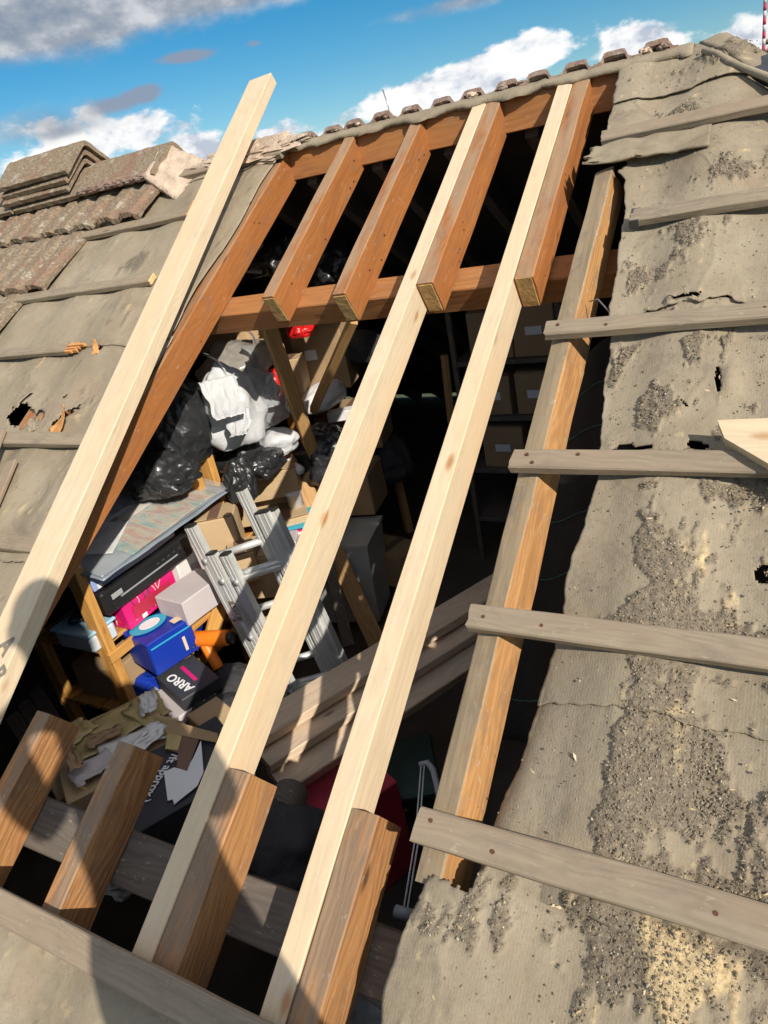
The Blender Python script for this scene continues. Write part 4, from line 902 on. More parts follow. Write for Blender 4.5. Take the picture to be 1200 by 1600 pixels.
lumpbag('red_bag','red wrapper among the boxes under the purlin',at(470,517,y=2.15),(.07,.06,.04),M_red,61,.35,crease=.1)
lumpbag('pillow','white pillow end sticking out of the boxes in the middle',at(505,620,y=2.2),(.09,.17,.07),M_white,67,.2,cat='pillow',crease=.04)
def sheet_flap(label_parent,name,c,size,mat,seed,rx,rz,curl=1.2):
    bm=bmesh.new(); bmesh.ops.create_grid(bm,x_segments=26,y_segments=22,size=.5)
    for v in bm.verts:
        a,b_=v.co.x,v.co.y+.5; fold=.10*abs(noise.noise(Vector((a*5+seed,b_*1.3,seed))))+.05*abs(noise.noise(Vector((a*11,b_*2.5,seed+4))))
        wd=1+.35*noise.noise(Vector((b_*3,seed,1)))-.25*b_; ed=.04*noise.noise(Vector((a*6,b_*6,seed)))
        v.co=Vector(((a*wd+ed)*size[0],math.sin(b_*curl)/curl*size[1],((1-math.cos(b_*curl))/curl+fold)*size[1]))
    o=link(name,bm_mesh(bm,name,True),mat,Matrix.Translation(c)@Matrix.Rotation(rz,4,'Z')@Matrix.Rotation(rx,4,'X'),label_parent); o.modifiers.new('thickness','SOLIDIFY').thickness=.0015; return o
BG={o['label']:o for o in WM if o.get('label')}
wb=BG['bright white carrier bag on the far shelf']; cb_=BG['clear bag of white rags beside the bright white carrier bag']; gb=BG['cloudy grey carrier bag behind the bright white one']; bb=BG['big glossy black bin bag bulging beside the orange rafter']
sheet_flap(wb,'flap',at(338,592,x=-2.0),(.15,.20),M_bagw,3,-.95,-2.3,.5); sheet_flap(wb,'flap',at(372,640,x=-1.93),(.10,.15),M_bagw,5,-.8,-2.6,.6)
sheet_flap(wb,'handle',at(350,590,x=-2.02),(.07,.13),M_bagw,8,1.2,-.5,1.6); sheet_flap(cb_,'flap',at(402,590,x=-2.02),(.15,.18),M_bagc,12,-.9,-2.4,.5); sheet_flap(cb_,'handle',at(400,575,x=-2.05),(.06,.12),M_bagc,17,1.0,-1.2,1.8)
sheet_flap(cb_,'red_print',at(428,640,x=-1.95),(.03,.07),M_red,19,1.0,-.6,1.0); sheet_flap(gb,'handle',at(395,545,x=-2.12),(.07,.10),M_bagg,21,.7,-1.0,2.0)
sheet_flap(bb,'loose_neck',at(292,585,x=-2.2),(.08,.16),M_bagk,23,1.2,-.7,1.2)
# cartons behind
G='cardboard boxes stacked in the loft'
carton('tan box with a white label under the left end of the purlin',at(352,540,y=2.2),(.28,.24,.19),.25,M_card,lbl=('y',.06,.035,(.03,.05)),group=G)
carton('tan box right of the labelled one, behind the cloudy bag',at(415,545,y=2.35),(.24,.24,.20),.2,M_card,group=G)
carton('white torn carton poking up beside the orange rafter',at(398,425,y=2.25),(.08,.10,.16),.5,M_white,None,flaps=False,group=G,tilt=(.3,'Y'))
carton('tall brown box behind the slanting sunlit strip',at(520,600,y=2.4),(.26,.24,.34),.3,M_card2,lbl=('y',.06,.05,(-.04,.02)),group=G)
carton('brown box below the tall one, near the pillow',at(560,690,y=2.45),(.34,.26,.20),.25,M_card2,group=G)
carton('brown box standing behind the red wrapper',at(455,560,y=2.45),(.22,.22,.24),.2,M_card2,group=G)
carton('sunlit tan box under the white bag tail, upper of two',at(425,765,y=1.80),(.30,.26,.13),.55,M_card,group=G)
carton('sunlit tan box under the white bag tail, lower of two',at(418,800,y=1.84),(.32,.28,.12),.5,M_card,group=G)
carton('tan box wedged between the near shelf and the ladder',at(352,850,y=1.32),(.16,.15,.15),.55,M_card,group=G)
carton('tan box behind the ladder rungs',at(420,915,y=1.35),(.22,.2,.19),.4,M_card,group=G)
carton('tan box on the floor behind the ladder',at(430,985,y=1.4),(.24,.22,.15),.2,M_card2,group=G)
carton('open tan box beside the dark strut foot',at(455,835,y=1.7),(.20,.20,.12),.7,M_card,group=G)
pp_=at(462,785,y=1.75); o=link('paint_pot',tube_mesh([pp_-Vector((0,0,.05)),pp_+Vector((0,0,.045)),pp_+Vector((0,0,.047)),pp_+Vector((0,0,.055))],[.036,.036,.040,.040],20),M_white); tag(o,'small white pot beside the sunlit tan boxes','pot')
def paperstack(label,c,sx,sy,n,rot,cols,cat='magazines',name='magazine_stack'):
    mw=Matrix.Translation(c)@Matrix.Rotation(rot,4,'Z'); e=link(name,None,None,mw); tag(e,label,cat)
    for i in range(n): link('magazine',boxmesh((sx+random.uniform(-.02,.02),sy+random.uniform(-.02,.02),.008),(random.uniform(-.01,.01),random.uniform(-.01,.01),.005+.009*i),.001),cols[i%len(cols)],mw@Matrix.Rotation(random.uniform(-.12,.12),4,'Z'),e)
paperstack('slumped stack of magazines beside the wide brown strut',at(462,830,y=1.72),.20,.26,9,.5,[M_paper,M_pink,M_greycard,M_cyan,M_card])
paperstack('few papers lying on the sunlit tan boxes',at(395,712,y=1.78),.16,.20,4,.2,[M_paper,M_lbl],'papers')
paperstack('thin books stacked on the lower slatted shelf',Vector((-2.22,1.18,-.595)),.2,.16,7,.1,[M_maroon,M_paper,M_blue,M_card2],'books','book_stack')
carton('brown carton on the slatted shelf under the blue lidded tub',(-2.30,.80,-.598),(.24,.18,.15),.1,M_card2,None,None)
carton('dark printed carton behind the blue oval box',(-2.28,1.03,-.598),(.22,.16,.17),0,M_darkcard,None,('x',.06,.03,(0,.02)),flaps=False)
carton('small tan carton lodged between the ladder sections',at(388,900,y=1.25),(.11,.12,.13),.7,M_card)
carton('grey appliance box behind the ladder, half in shade',at(452,905,y=1.55),(.18,.16,.22),.5,M_greycard,None,('y',.05,.07,(0,.03)),flaps=False)
carton('small white packet on the boxes by the pillow',at(535,655,y=2.25),(.14,.07,.05),.4,M_white,None,None,flaps=False)
carton('narrow tan carton standing beside the slanting sunlit strip',at(470,620,y=2.15),(.10,.12,.20),.3,M_card)
carton('low tan carton with tape under the black padded bag',at(500,790,y=2.0),(.26,.22,.14),.4,M_card)
carton('brown carton in the shade behind the left new rafter',at(560,790,y=2.2),(.26,.24,.22),.2,M_card2)
carton('brown carton beside the clear tub',at(620,900,y=2.2),(.26,.2,.18),-.2,M_card2)
def tubeobj(name,label,a,b_,r,mat,cat): o=link(name,cyl(a,b_,r),mat); return tag(o,label,cat)
tubeobj('paper_roll','white paper roll poking out between the tan boxes',at(470,735,y=1.8),at(395,690,y=2.0),.022,M_paper,'paper roll')
tubeobj('carpet_tube','long cardboard tube leaning behind the ladder',at(455,990,y=1.3),at(400,840,y=1.5),.02,M_card,'tube')
tubeobj('spray_can','small red spray can on the middle shelf by the white carton',Vector((-2.13,1.30,-.303)),Vector((-2.13,1.30,-.17)),.022,M_red,'can')
tubeobj('bottle','small blue bottle standing on the slatted shelf',Vector((-2.14,.93,-.598)),Vector((-2.14,.93,-.46)),.028,M_cyan,'bottle')
lumpbag('cushion','grey cushion stuffed between the far boxes and the purlin',at(560,545,y=2.5),(.16,.12,.09),M_dkgrey,83,.3,cat='cushion',crease=.05)
lumpbag('blanket','folded dark blanket hanging over the boxes behind the left new rafter',at(590,720,y=2.5),(.20,.16,.16),M_dkgrey,87,.35,cat='blanket',crease=.1)
# ladder -------------------------------------------------------------
YL=1.02
la=empty('ladder',at(440,1080,y=YL),'aluminium extension ladder standing in the loft, rails side by side','ladder')
dirL=(at(405,1050,y=YL)-at(290,824,y=YL)).normalized()
def chan(w_,d_,L):
    bm=bmesh.new(); addbox(bm,(0,0,-L/2),(w_,.004,L)); 
    for sx_ in (-1,1): addbox(bm,(sx_*(w_/2-.002),d_/2,-L/2),(.004,d_,L-.001))
    for sx_ in (-.22,.22): addbox(bm,(sx_*w_,-.0025,-L/2),(.004,.003,L-.002))
    return bm_mesh(bm,'rail')
def railm(p,tilt=0):
    Z=-dirL; Y=Vector((0,1,0)); Y=(Y-Z*Y.dot(Z)).normalized(); X=Y.cross(Z)
    return Matrix(((X.x,Y.x,Z.x,p.x),(X.y,Y.y,Z.y,p.y),(X.z,Y.z,Z.z,p.z),(0,0,0,1)))
RL=[]
for px,py,dy,wr_ in ((295,825,0,.046),(328,868,-.006,.042),(350,869,.0,.042),(374,768,.10,.036),(408,803,.09,.060),(424,800,.11,.03)):
    p=at(px,py,y=YL+dy); L=(p.z+.97)/-dirL.z; mw=railm(p); RL.append((mw,L))
    r_=link('stile',chan(wr_,.026,L),M_alu,mw,la); link('end_cap',boxmesh((wr_-.002,.03,.010),(0,.012,.004),.002),M_cap,mw,r_)
for s in range(3):
    mA,LA=RL[s]; mB,LB=RL[s+3]
    for k in range(4):
        zz=-.14-.25*k-(.0 if s==0 else -.03)
        a=mA@Vector((0,.02,zz)); b_=a+Vector((.45,.045,-.02)); 
        # meet the matching rail on the far side
        q=(mB.inverted()@a).z; b_=mB@Vector((0,.014,q))
        link('rung',tube_mesh([a,b_],.014,10),M_alu,None,la); link('ferrule',tube_mesh([mA@Vector((0,-.009,zz)),mA@Vector((0,.0,zz))],.013,12),M_alud,None,la)
mA,LA=RL[1]; link('label',boxmesh((.022,.001,.085),(0,-.0085,-.235),0),M_greyink,mA,la); link('label',boxmesh((.02,.001,.055),(0.004,-.0085,-.315),0),M_lbl,mA,la)
text_obj('LYTE',.026,mA@Matrix.Translation((0,-.0095,-.235))@Matrix.Rotation(PI/2,4,'X')@Matrix.Rotation(-PI/2,4,'Z'),M_wink,la,.0004)
# clear storage tub
c0=at(548,905,y=1.95); mw=Matrix.Translation((c0.x,c0.y,-.95+.0))@Matrix.Rotation(.25,4,'Z')
e=link('storage_tub',None,None,mw); tag(e,'frosted clear storage tub standing among the struts in the shade','tub')
zt=at(548,838,y=1.95).z+.95
def tubm(a,b,h,flare=.03,th=.004):
    V=[];F=[]
    for k,(z,g) in enumerate(((0,0),(h,flare))):
        for i in (0,th): V+= [(-a/2-g+i,-b/2-g+i,z+i*(k==0)),(a/2+g-i,-b/2-g+i,z+i*(k==0)),(a/2+g-i,b/2+g-i,z+i*(k==0)),(-a/2-g+i,b/2+g-i,z+i*(k==0))]
    for i in range(4):
        j=(i+1)%4; F+= [(i,j,8+j,8+i),(4+i,12+i,12+j,4+j),(8+i,8+j,12+j,12+i)]
    F+= [(0,3,2,1),(4,5,6,7)]
    return pyd('tub',V,F)
link('tub_body',tubm(.30,.24,zt),M_tub,mw,e); link('rim',tubm(.37,.31,.02,.002,.02),M_tub,mw@Matrix.Translation((0,0,zt)),e)
# maroon case, green crate, clothes frame
m_=at(498,1245,z=-.62); carton('maroon box standing behind the right new rafter',(m_.x,m_.y,-1.0),(.26,.42,.38),-.45,M_maroon,None,None,flaps=False)
m_=at(600,1200,z=-.72); mw=Matrix.Translation((m_.x,m_.y,-1.0))@Matrix.Rotation(.55,4,'Z'); e=link('tool_crate',None,None,mw); tag(e,'dark green lidded crate on the loft floor','crate')
link('crate_body',tubm(.30,.22,.24,.015,.006),M_green,mw,e); link('lid',boxmesh((.35,.27,.03),(0,0,.26),.008),M_green,mw,e); link('handle',boxmesh((.12,.02,.02),(0,-.145,.23),.004),M_black,mw,e); link('lid_groove',boxmesh((.012,.26,.006),(0,0,.277),.001),M_black,mw,e)
fz=-.55
pp=[at(655,1196,z=fz),at(668,1192,z=fz),at(677,1203,z=fz),at(684,1232,z=fz),at(696,1290,z=fz),at(690,1400,z=fz-.02),at(660,1436,z=fz-.02),at(622,1428,z=fz-.02)]
e=link('drying_frame',None,None,Matrix.Translation(pp[4])); tag(e,'grey bent tube frame with two thin cords hanging in the dark','drying frame')
link('tube',tube_mesh(pp,.010,10),M_pipe,None,e); link('end_fitting',tube_mesh([at(618,1424,z=fz-.02),at(646,1432,z=fz-.02)],.016,10),M_pipe,None,e); link('crossbar',tube_mesh([at(648,1297,z=fz),at(696,1292,z=fz)],.012,10),M_pipe,None,e)
for px,qx in ((658,630),(663,636)): link('cord',tube_mesh([at(px,1197,z=fz+.01),at((px+qx)/2+5,1310,z=fz+.012),at(qx,1424,z=fz-.01)],.0022,6),M_lbl,None,e)
# torn taped box and the dark lettered box near the lower stubs
t0=at(178,1168,z=-.33)
e,mw=carton('battered carton smothered in yellowed tape below the slatted shelf',(t0.x-.03,t0.y+.03,-.58),(.34,.34,.24),-.55,M_card,None,None,flaps=False)
for i,(x,y,w_,h_,r_,mm) in enumerate(((-.06,.02,.16,.30,.1,M_tape),(.07,.06,.09,.24,-.25,M_paper),(.02,.12,.28,.06,.35,M_tape),(.10,-.08,.09,.12,.2,M_greycard),(-.10,-.1,.10,.10,.4,M_tape),(.0,-.02,.06,.10,-.2,M_card2),(.12,.08,.05,.12,.5,M_paper),(-.05,.13,.12,.05,-.2,M_paper),(.05,-.12,.12,.04,.1,M_card2))):
    bm=bmesh.new(); bmesh.ops.create_grid(bm,x_segments=9,y_segments=9,size=.5)
    for v in bm.verts:
        a,b_=v.co.x,v.co.y; ed=.012*noise.noise(Vector((a*9+i,b_*9,i)))
        v.co=Vector((a*w_+ed,b_*h_+ed,.010+.0045*i+.014*noise.noise(Vector((a*3+i*3,b_*3,2)))+.004*noise.noise(Vector((a*11+i*3,b_*11,2)))))
    o=link('tape_strip' if mm is M_tape else 'paper_scrap',bm_mesh(bm,'scrap',True),mm,mw@Matrix.Translation((x,y,.244))@Matrix.Rotation(r_,4,'Z'),e); o.modifiers.new('thickness','SOLIDIFY').thickness=.001
carton('flat tan carton half hidden below the battered taped one',at(140,1225,z=-.50),(.24,.2,.1),-.4,M_card,None,None,flaps=False)
d0=at(275,1205,z=-.30); rotd=-.50
e,mw=carton('dark carton with white lettering and a torn white label between the lower stubs',(d0.x,d0.y,-.56),(.27,.34,.26),rotd,M_darkcard,None,None,flaps=False)
A=at(275,1178,z=-.295); B=at(224,1256,z=-.295); dv=B-A
tm=Matrix.Translation(((A.x+B.x)/2,(A.y+B.y)/2,-.2935))@Matrix.Rotation(math.atan2(dv.y,dv.x),4,'Z')
text_obj('/ft approx.)',.037,tm,M_wink,e,.0006,'lettering',.0006)
def poly(name,pxs,z,mat,parent,th=.0012):
    P=[at(x,y,z=z) for x,y in pxs]; n=len(P); V=[tuple(p) for p in P]+[(p.x,p.y,p.z-th) for p in P]
    cx=sum((P[i].x*P[(i+1)%n].y-P[(i+1)%n].x*P[i].y) for i in range(n)); top=tuple(range(n)) if cx>0 else tuple(range(n-1,-1,-1))
    me=pyd(name,V,[top,tuple(i+n for i in reversed(top))]+[(i,(i+1)%n,(i+1)%n+n,i+n) for i in range(n)]); return link(name,me,mat,None,parent)
poly('torn_label',[(256,1206),(272,1199),(290,1203),(302,1184),(314,1157),(318,1206),(308,1228),(272,1257),(270,1249),(262,1251)],-.2915,M_lbl,e)
poly('brown_tape',[(262,1128),(284,1126),(312,1152),(292,1204),(276,1198),(278,1176),(258,1170)],-.289,M_btape,e)
poly('clear_tape',[(262,1142),(284,1150),(278,1172),(258,1170)],-.287,M_tape,e)
poly('brown_tape',[(262,1124),(341,1146),(338,1160),(258,1144)],-.2865,M_card2,e)
carton('tan carton behind the dark lettered one',at(348,1150,z=-.60),(.20,.12,.09),-.35,M_card,None,None,flaps=False)
o=link('insulation_roll',lump_mesh(.16,.14,.14,5.5,4,.35,3),M_insul,Matrix.Translation(at(570,1580,z=-.42))); tag(o,'grey dusty lump of insulation at the bottom edge','insulation')
o=link('insulation_roll',lump_mesh(.05,.04,.03,7.5,3,.4,3),M_insul,Matrix.Translation(at(188,1372,z=-.28))); tag(o,'small pale scrap of insulation caught behind the second lower stub','insulation')
o=lumpbag('black_sack','dark crumpled sack in the gap between the lower stubs',at(440,1330,z=-.5),(.16,.14,.12),M_dkgrey,77,.4,cat='sack',crease=.08)
o=link('log',cyl(at(420,1350,z=-.45),at(455,1235,z=-.45),.05),M_dust); tag(o,'dark rolled carpet end seen beside the third lower stub','carpet roll')
for i in range(3):
    o=board('batten_offcut',at(20+18*i,1120-20*i,z=-.55),at(80+22*i,1215-10*i,z=-.62),.05,.03,Vector((0,-.3,1)),M_dust); tag(o,('grey plank end at far left beside the first stub','middle grey plank end at far left','grey plank end nearest the shelf at far left')[i],'plank','grey plank ends in the left shade')
# file boxes on the dark shelving at the back
YB=2.62
e=empty('metal_shelving',(-1.15,YB+.2,-1.0),'shelving, its white uprights coloured dark for shade, at the back of the loft','shelving unit')
for x in (-1.47,-.93): link('post',boxmesh((.025,.03,1.5),(x,YB+.01,-.25),.002),M_dust,None,e)  # white posts and shelf edges given a dark colour in place of shade
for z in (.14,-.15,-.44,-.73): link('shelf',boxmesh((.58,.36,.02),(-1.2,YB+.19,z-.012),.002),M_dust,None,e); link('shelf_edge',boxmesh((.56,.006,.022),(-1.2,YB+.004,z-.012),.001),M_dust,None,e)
FB='brown file boxes on the back shelving'
for i,(x,z,w_,h_,lb_) in enumerate(((-1.28,.14,.22,.23,'upper left file box on the back shelves'),(-1.06,.14,.20,.25,'upper right file box on the back shelves, white label in the middle'),(-1.30,-.15,.18,.20,'middle left file box on the back shelves'),(-1.08,-.15,.20,.21,'middle right file box on the back shelves'),(-1.28,-.44,.22,.22,'lower left file box on the back shelves'),(-1.05,-.44,.18,.2,'lower right file box on the back shelves'))):
    carton(lb_,(x,YB+.18,z),(w_,.30,h_),0,M_card2,None,('y',.08,.04,(0,.0)),group=FB,name='file_box')
carton('brown box on top of the back shelving',(-1.12,YB+.2,.40),(.26,.26,.14),.1,M_card2,None,('y',.05,.04,(0,0)),name='file_box',group=FB) if False else None
# black membrane hanging under the right hand felt
def membrane():
    V=[];F=[];nu,nv=14,40
    for j in range(nv+1):
        v=.29+(1.30-.29)*j/nv
        for i in range(nu+1):
            s=i/nu; u=-.50+.22*s
            n=-.17+.11*s+.012*math.sin(s*9+v*3)+.012*noise.noise(Vector((u*12,v*3,1)))-.03*max(0,(.4-v)/.1)*(1-s)
            if j==0: v2=v+.03*math.sin(s*4)
            V.append((u,v+(.02*math.sin(s*5) if j<2 else 0),n))
    for j in range(nv):
        for i in range(nu): F.append((j*(nu+1)+i,j*(nu+1)+i+1,(j+1)*(nu+1)+i+1,(j+1)*(nu+1)+i))
    return pyd('membrane',V,F,True)
mb=link('membrane',membrane(),M_mem,WS); mb.modifiers.new('thickness','SOLIDIFY').thickness=.002; tag(mb,'black membrane with green stitch lines hanging inside the right edge of the opening','membrane')
for v in (1.15,1.02,.79,.645,.38):
    pts=[]
    for i in range(44):
        s=i/43; u=-.50+.22*s; n=-.17+.11*s+.012*math.sin(s*9+v*3)+.012*noise.noise(Vector((u*12,v*3,1)))
        pts.append(Vector((u,v+(.0012 if i%2 else -.0012),n+.003)))
    link('stitch_line',tube_mesh(pts,.0007,4),M_teal,WS,mb)
o=link('wire',tube_mesh([SL(*atn(920,466),-.01),SL(*atn(935,470),.005),SL(*atn(950,484),-.002),SL(*atn(958,492),-.02)],.0018,6),M_steel); tag(o,'short bent wire curling out beside the weathered rafter','wire')
# ================================================================== LOOSE GRIT AND CHIPS
def grains(name,label,n_try,G,size,flat,prob,mat,seed,region=(-.5,.13,-.32,2.34),sparse=.0,long=1.0):
    r=np.random.default_rng(seed); u=r.uniform(region[0],region[1],n_try); v=r.uniform(region[2],region[3],n_try)
    m=gmask(u,v,G,5); keep=r.random(n_try)<np.clip(m*prob+sparse,0,1)
    keep&=(u>np.array(interp(v,LE+[(.09,-.385),(.028,-.385),(.018,-.465),(-.6,-.465)]))+.012)
    for vt in (1.95,1.592,1.228,.858,.497,.125): keep&=~((v<vt+.004)&(v>vt-.058))
    u=u[keep];v=v[keep];m=m[keep];k=len(u)
    s=r.gamma(2.2,.45,k).clip(.35,2.6)*size
    O=np.array([[1,0,0],[-1,0,0],[0,1,0],[0,-1,0],[0,0,1],[0,0,-1]],float)
    T=np.array([[0,2,4],[2,1,4],[1,3,4],[3,0,4],[2,0,5],[1,2,5],[3,1,5],[0,3,5]])
    V=O[None]*(1+.45*(r.random((k,6,1))-.5))*np.stack([s*long,s,s*flat],-1)[:,None,:]
    a=r.uniform(0,6.28,k); t=r.normal(0,.45,k); ca,sa=np.cos(a)[:,None],np.sin(a)[:,None]; ct,st=np.cos(t)[:,None],np.sin(t)[:,None]
    x,y,z=V[...,0],V[...,1],V[...,2]; y,z=y*ct-z*st,y*st+z*ct; x,y=x*ca-y*sa,x*sa+y*ca
    base=np.zeros(k)
    for a_,b_,ulf,nf in FELTS[:5]:
        q=(v>=a_)&(v<=b_)
        if q.any(): base[q]=np.maximum(base[q],nf(u[q],v[q],np.array([ulf(x) for x in v[q]]))[0])
    base=base+s*.25
    V=np.stack([x+u[:,None],y+v[:,None],z+base[:,None]],-1).reshape(-1,3)
    F=(T[None]+6*np.arange(k)[:,None,None]).reshape(-1,3)
    me=bpy.data.meshes.new(name); me.from_pydata(V.tolist(),[],F.tolist()); me.update()
    at_=me.attributes.new('tone','FLOAT','POINT'); at_.data.foreach_set('value',np.repeat(r.random(k),6).astype(np.float32))
    o=link(name,me,mat,WS); return tag(o,label,kind='stuff')
def tonemat(name,stops):
    m,t,b=newmat(name); a=nn(t,'ShaderNodeAttribute',attribute_name='tone'); setc(t,b.inputs['Base Color'],ramp(t,a.outputs['Fac'],stops)); b.inputs['Roughness'].default_value=.95; b.inputs['Specular IOR Level'].default_value=.15; return m
M_grit=tonemat('grit_grains',[(0,(.15,.118,.083)),(.35,(.21,.17,.12)),(.75,(.27,.222,.158)),(.95,(.36,.30,.215)),(1,(.52,.45,.34))])
M_chip=tonemat('wood_chips',[(0,(.36,.26,.15)),(.6,(.50,.385,.22)),(1,(.64,.52,.34))])
grains('grit','grey grit and crumbled mortar strewn over the felt',420000,GR,.00115,.8,.40,M_grit,3,sparse=.012)
grains('wood_chips','pale sawdust and wood chips scattered on the felt',90000,SW,.00085,.45,.8,M_chip,4,long=1.8)
grains('wood_shavings','sparse pale wood slivers lying among the grit',9000,GR,.0009,.3,.16,M_chip,5,sparse=.02,long=3.4)
# ================================================================== FAR THINGS
fh=empty('far_house',(3.2,33,-6),'distant house whose chimney shows over the hip at the top right','house')
def gable(x0,x1,y0,y1,ze,zr):
    ym=(y0+y1)/2; return quadmesh('roof',[(x0,y0,ze),(x1,y0,ze),(x1,ym,zr),(x0,ym,zr)],.2),quadmesh('roof',[(x1,y1,ze),(x0,y1,ze),(x0,ym,zr),(x1,ym,zr)],.2)
link('wall',boxmesh((9,7,5.4),(3.2,33,-3.3),0),M_brick,None,fh)
for me in gable(-1.6,8,29,37,-.7,1.6): link('roof',me,M_tilered,None,fh)
ch=link('chimney',boxmesh((.8,.8,2.6),(-.75,30.4,1.4),.02),M_brick,None,fh)
for z,s in ((2.45,.98),(2.72,1.1)): link('corbel',boxmesh((s,s,.10),(-.75,30.4,z),.03),M_tilered,None,ch)
link('chimney_pot',cyl(Vector((-.75,30.4,2.7)),Vector((-.75,30.4,3.25)),.16),M_tilered,None,ch)
link('pot_cowl',boxmesh((.5,.5,.05),(-.75,30.4,3.32),.02),M_tilered,None,ch)
p0=at(1193,80,y=29.4); ms=empty('striped_mast',(p0.x,29.4,-6),'thin red and white striped mast standing beside the distant chimney','mast')
link('pole',tube_mesh([(p0.x,29.4,-6),(p0.x,29.4,2.2)],.045,10),M_lbl,None,ms)
for k in range(9): link('stripe',tube_mesh([(p0.x,29.4,2.2+.19*k),(p0.x,29.4,2.2+.19*(k+1))],.05,12),M_maroon if k%2 else M_greycard,None,ms)
fh2=empty('far_house',(-14,30,-6),'distant house hidden behind the ridge, only its aerial visible above','house')
link('wall',boxmesh((8,7,5),(-14,30,-3.5),0),M_brick,None,fh2)
for me in gable(-18.3,-9.7,26,34,-1.0,1.2): link('roof',me,M_tilered,None,fh2)
q=at(607,168,y=28); q2=at(598,140,y=28); o=link('aerial',tube_mesh([(q.x,28,-1.2),tuple(q),tuple(q2)],.025,6),M_steel); tag(o,'hair thin aerial pole standing against the white cloud','aerial')
# ================================================================== THE PHOTOGRAPHER (behind the camera, casting the long shadow)
FW=Vector(RW[:,2]); RT=Vector(RW[:,0]); UPc=-Vector(RW[:,1]); hf=Vector((FW.x,FW.y,0)).normalized(); hr=Vector((hf.y,-hf.x,0)); Zv=Vector((0,0,1))
def skin(name,verts,edges,rad,mat,parent=None,lev=2):
    me=bpy.data.meshes.new(name); me.from_pydata([tuple(v) for v in verts],edges,[]); me.update()
    o=link(name,me,mat,None,None); me.skin_vertices or bpy.context.view_layer.update()
    m=o.modifiers.new('skin','SKIN'); m.use_smooth_shade=True
    if not me.skin_vertices: 
        bmx=bmesh.new(); bmx.from_mesh(me); bmx.verts.layers.skin.verify(); bmx.to_mesh(me); bmx.free()
    for i,r in enumerate(rad):
        sv=me.skin_vertices[0].data[i]; sv.radius=(r,r) if not isinstance(r,tuple) else r; sv.use_root=(i==0)
    o.modifiers.new('sub','SUBSURF').levels=lev; o.modifiers['sub'].render_levels=lev
    if parent is not None: setp(o,parent)
    return o
cc=CAM-LD*.17
head=cc+Vector((-.075,-.085,.31)); chest=cc+Vector((.045,-.115,-.06)); waist=cc+Vector((.06,-.13,-.34)); pel=cc+Vector((.06,-.13,-.52))
neck=head+Vector((.03,-.03,-.16))
shR=neck+hr*.19-Zv*.08; shL=neck-hr*.18-Zv*.11
elR=shR+hr*.05-hf*.04-Zv*.27; elL=shL+hr*.03-hf*.05-Zv*.26
cc=CAM
wrR=cc+RT*.085-FW*.085-UPc*.05; wrL=cc-RT*.085-FW*.085-UPc*.05
ftz=lambda p: p.y*tp+.03
anR=pel+hr*.13-hf*.02; anR.z=ftz(anR)+.08; anL=pel-hr*.13+hf*.05; anL.z=ftz(anL)+.08
knR=(pel+hr*.10).lerp(anR,.52)+hf*.05; knL=(pel-hr*.10).lerp(anL,.52)+hf*.05
hipR=pel+hr*.095-Zv*.05; hipL=pel-hr*.095-Zv*.05
V=[pel,waist,chest,neck,head-Zv*.03,head+Zv*.06, shR,elR,wrR, shL,elL,wrL, hipR,knR,anR,anR+hf*.17-Zv*.03+hf*0, hipL,knL,anL,anL+hf*.17-Zv*.03]
for i in (15,19): V[i].z=V[i].y*tp+.05
Ed=[(0,1),(1,2),(2,3),(3,4),(4,5),(3,6),(6,7),(7,8),(3,9),(9,10),(10,11),(0,12),(12,13),(13,14),(14,15),(0,16),(16,17),(17,18),(18,19)]
Rd=[.14,.13,.14,.055,.078,.075,.06,.046,.03,.055,.046,.03,.085,.06,.042,.036,.085,.06,.042,.036]
ph=skin('person',V,Ed,Rd,M_jacket); tag(ph,'person in a dark jacket standing on the roof holding up a phone','person')
def fig(name,me,mat,mw=None): return link(name,me,mat,mw,ph)
hm=Matrix.Translation(head)@Matrix(((hf.x,-hr.x,0,0),(hf.y,-hr.y,0,0),(0,0,1,0),(0,0,0,1)))@Matrix.Rotation(.35,4,'Y')
bm=bmesh.new(); bmesh.ops.create_icosphere(bm,subdivisions=4,radius=1)
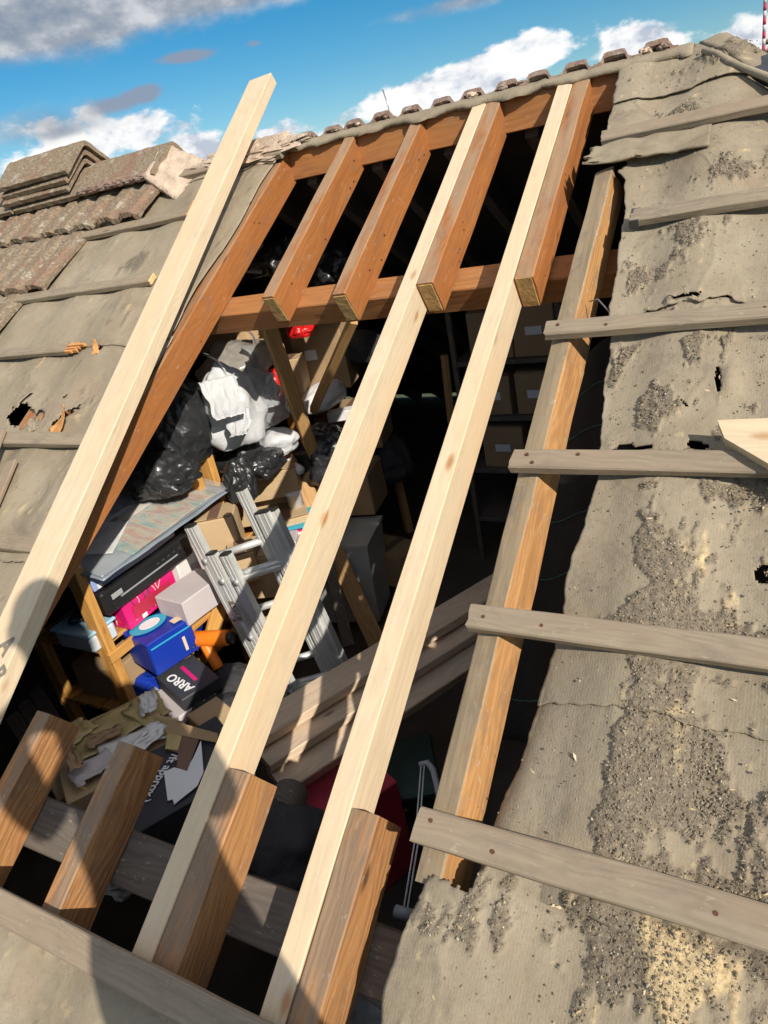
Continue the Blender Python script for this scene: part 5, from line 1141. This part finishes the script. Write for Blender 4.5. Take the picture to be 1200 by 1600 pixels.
for v in bm.verts:
    p=v.co; s=1-.18*max(0,-p.z)*(1 if p.x<.2 else .4); v.co=Vector((p.x*.092*s,p.y*.072*s,p.z*.116))
    if p.x>.85 and abs(p.y)<.18 and -.35<p.z<.15: v.co.x+=.018*(1-abs(p.y)/.18)
fig('face',bm_mesh(bm,'face',True),M_skin,hm)
bm=bmesh.new(); bmesh.ops.create_icosphere(bm,subdivisions=4,radius=1)
for v in list(bm.verts):
    p=v.co
    if p.z<-.35 or (p.x>.55 and p.z<.5): bm.verts.remove(v)
    else: v.co=Vector((p.x*.095,p.y*.075,p.z*.119+.003))
fig('hair',bm_mesh(bm,'hair',True),M_hair,hm)
for s in (-1,1):
    fig('ear',lump_mesh(.018,.008,.032,2.2,2,.1),M_skin,hm@Matrix.Translation((-.01,s*.079,-.01)))
    fig('eye',lump_mesh(.010,.014,.008,1.1,2,.02),M_lbl,hm@Matrix.Translation((.088,s*.031,.012)))
fig('mouth',boxmesh((.008,.045,.008),(.086,0,-.062),.002),M_maroon,hm)
# phone and hands
pm=Matrix(((RT.x,UPc.x,-FW.x,cc.x),(RT.y,UPc.y,-FW.y,cc.y),(RT.z,UPc.z,-FW.z,cc.z),(0,0,0,1)))
pho=link('phone',boxmesh((.076,.160,.008),(0,-.055,.030),.003),M_black,pm); tag(pho,'black phone held up in both hands of the photographer','phone'); link('screen',boxmesh((.070,.150,.0008),(0,-.055,.0348),0),M_ink,pm,pho)
for s,wr in ((1,wrR),(-1,wrL)):
    base=pm@Vector((s*.062,-.085,.050))
    vs_=[wr,base]; es=[(0,1)]; rs=[.026,(.030,.020)]
    for k in range(4):
        y=-.045-.021*k; a=pm@Vector((s*.060,y,.045)); b_=pm@Vector((s*.050,y+.006,.020)); c_=pm@Vector((s*.026,y+.008,.019))
        i=len(vs_); vs_+=[a,b_,c_]; es+=[(1,i),(i,i+1),(i+1,i+2)]; rs+=[.0095,.0088,.0075]
    i=len(vs_); vs_+=[pm@Vector((s*.058,-.070,.058)),pm@Vector((s*.030,-.050,.047))]; es+=[(1,i),(i,i+1)]; rs+=[.012,.009]
    h_=skin('hand',vs_,es,rs,M_skin,ph,1)
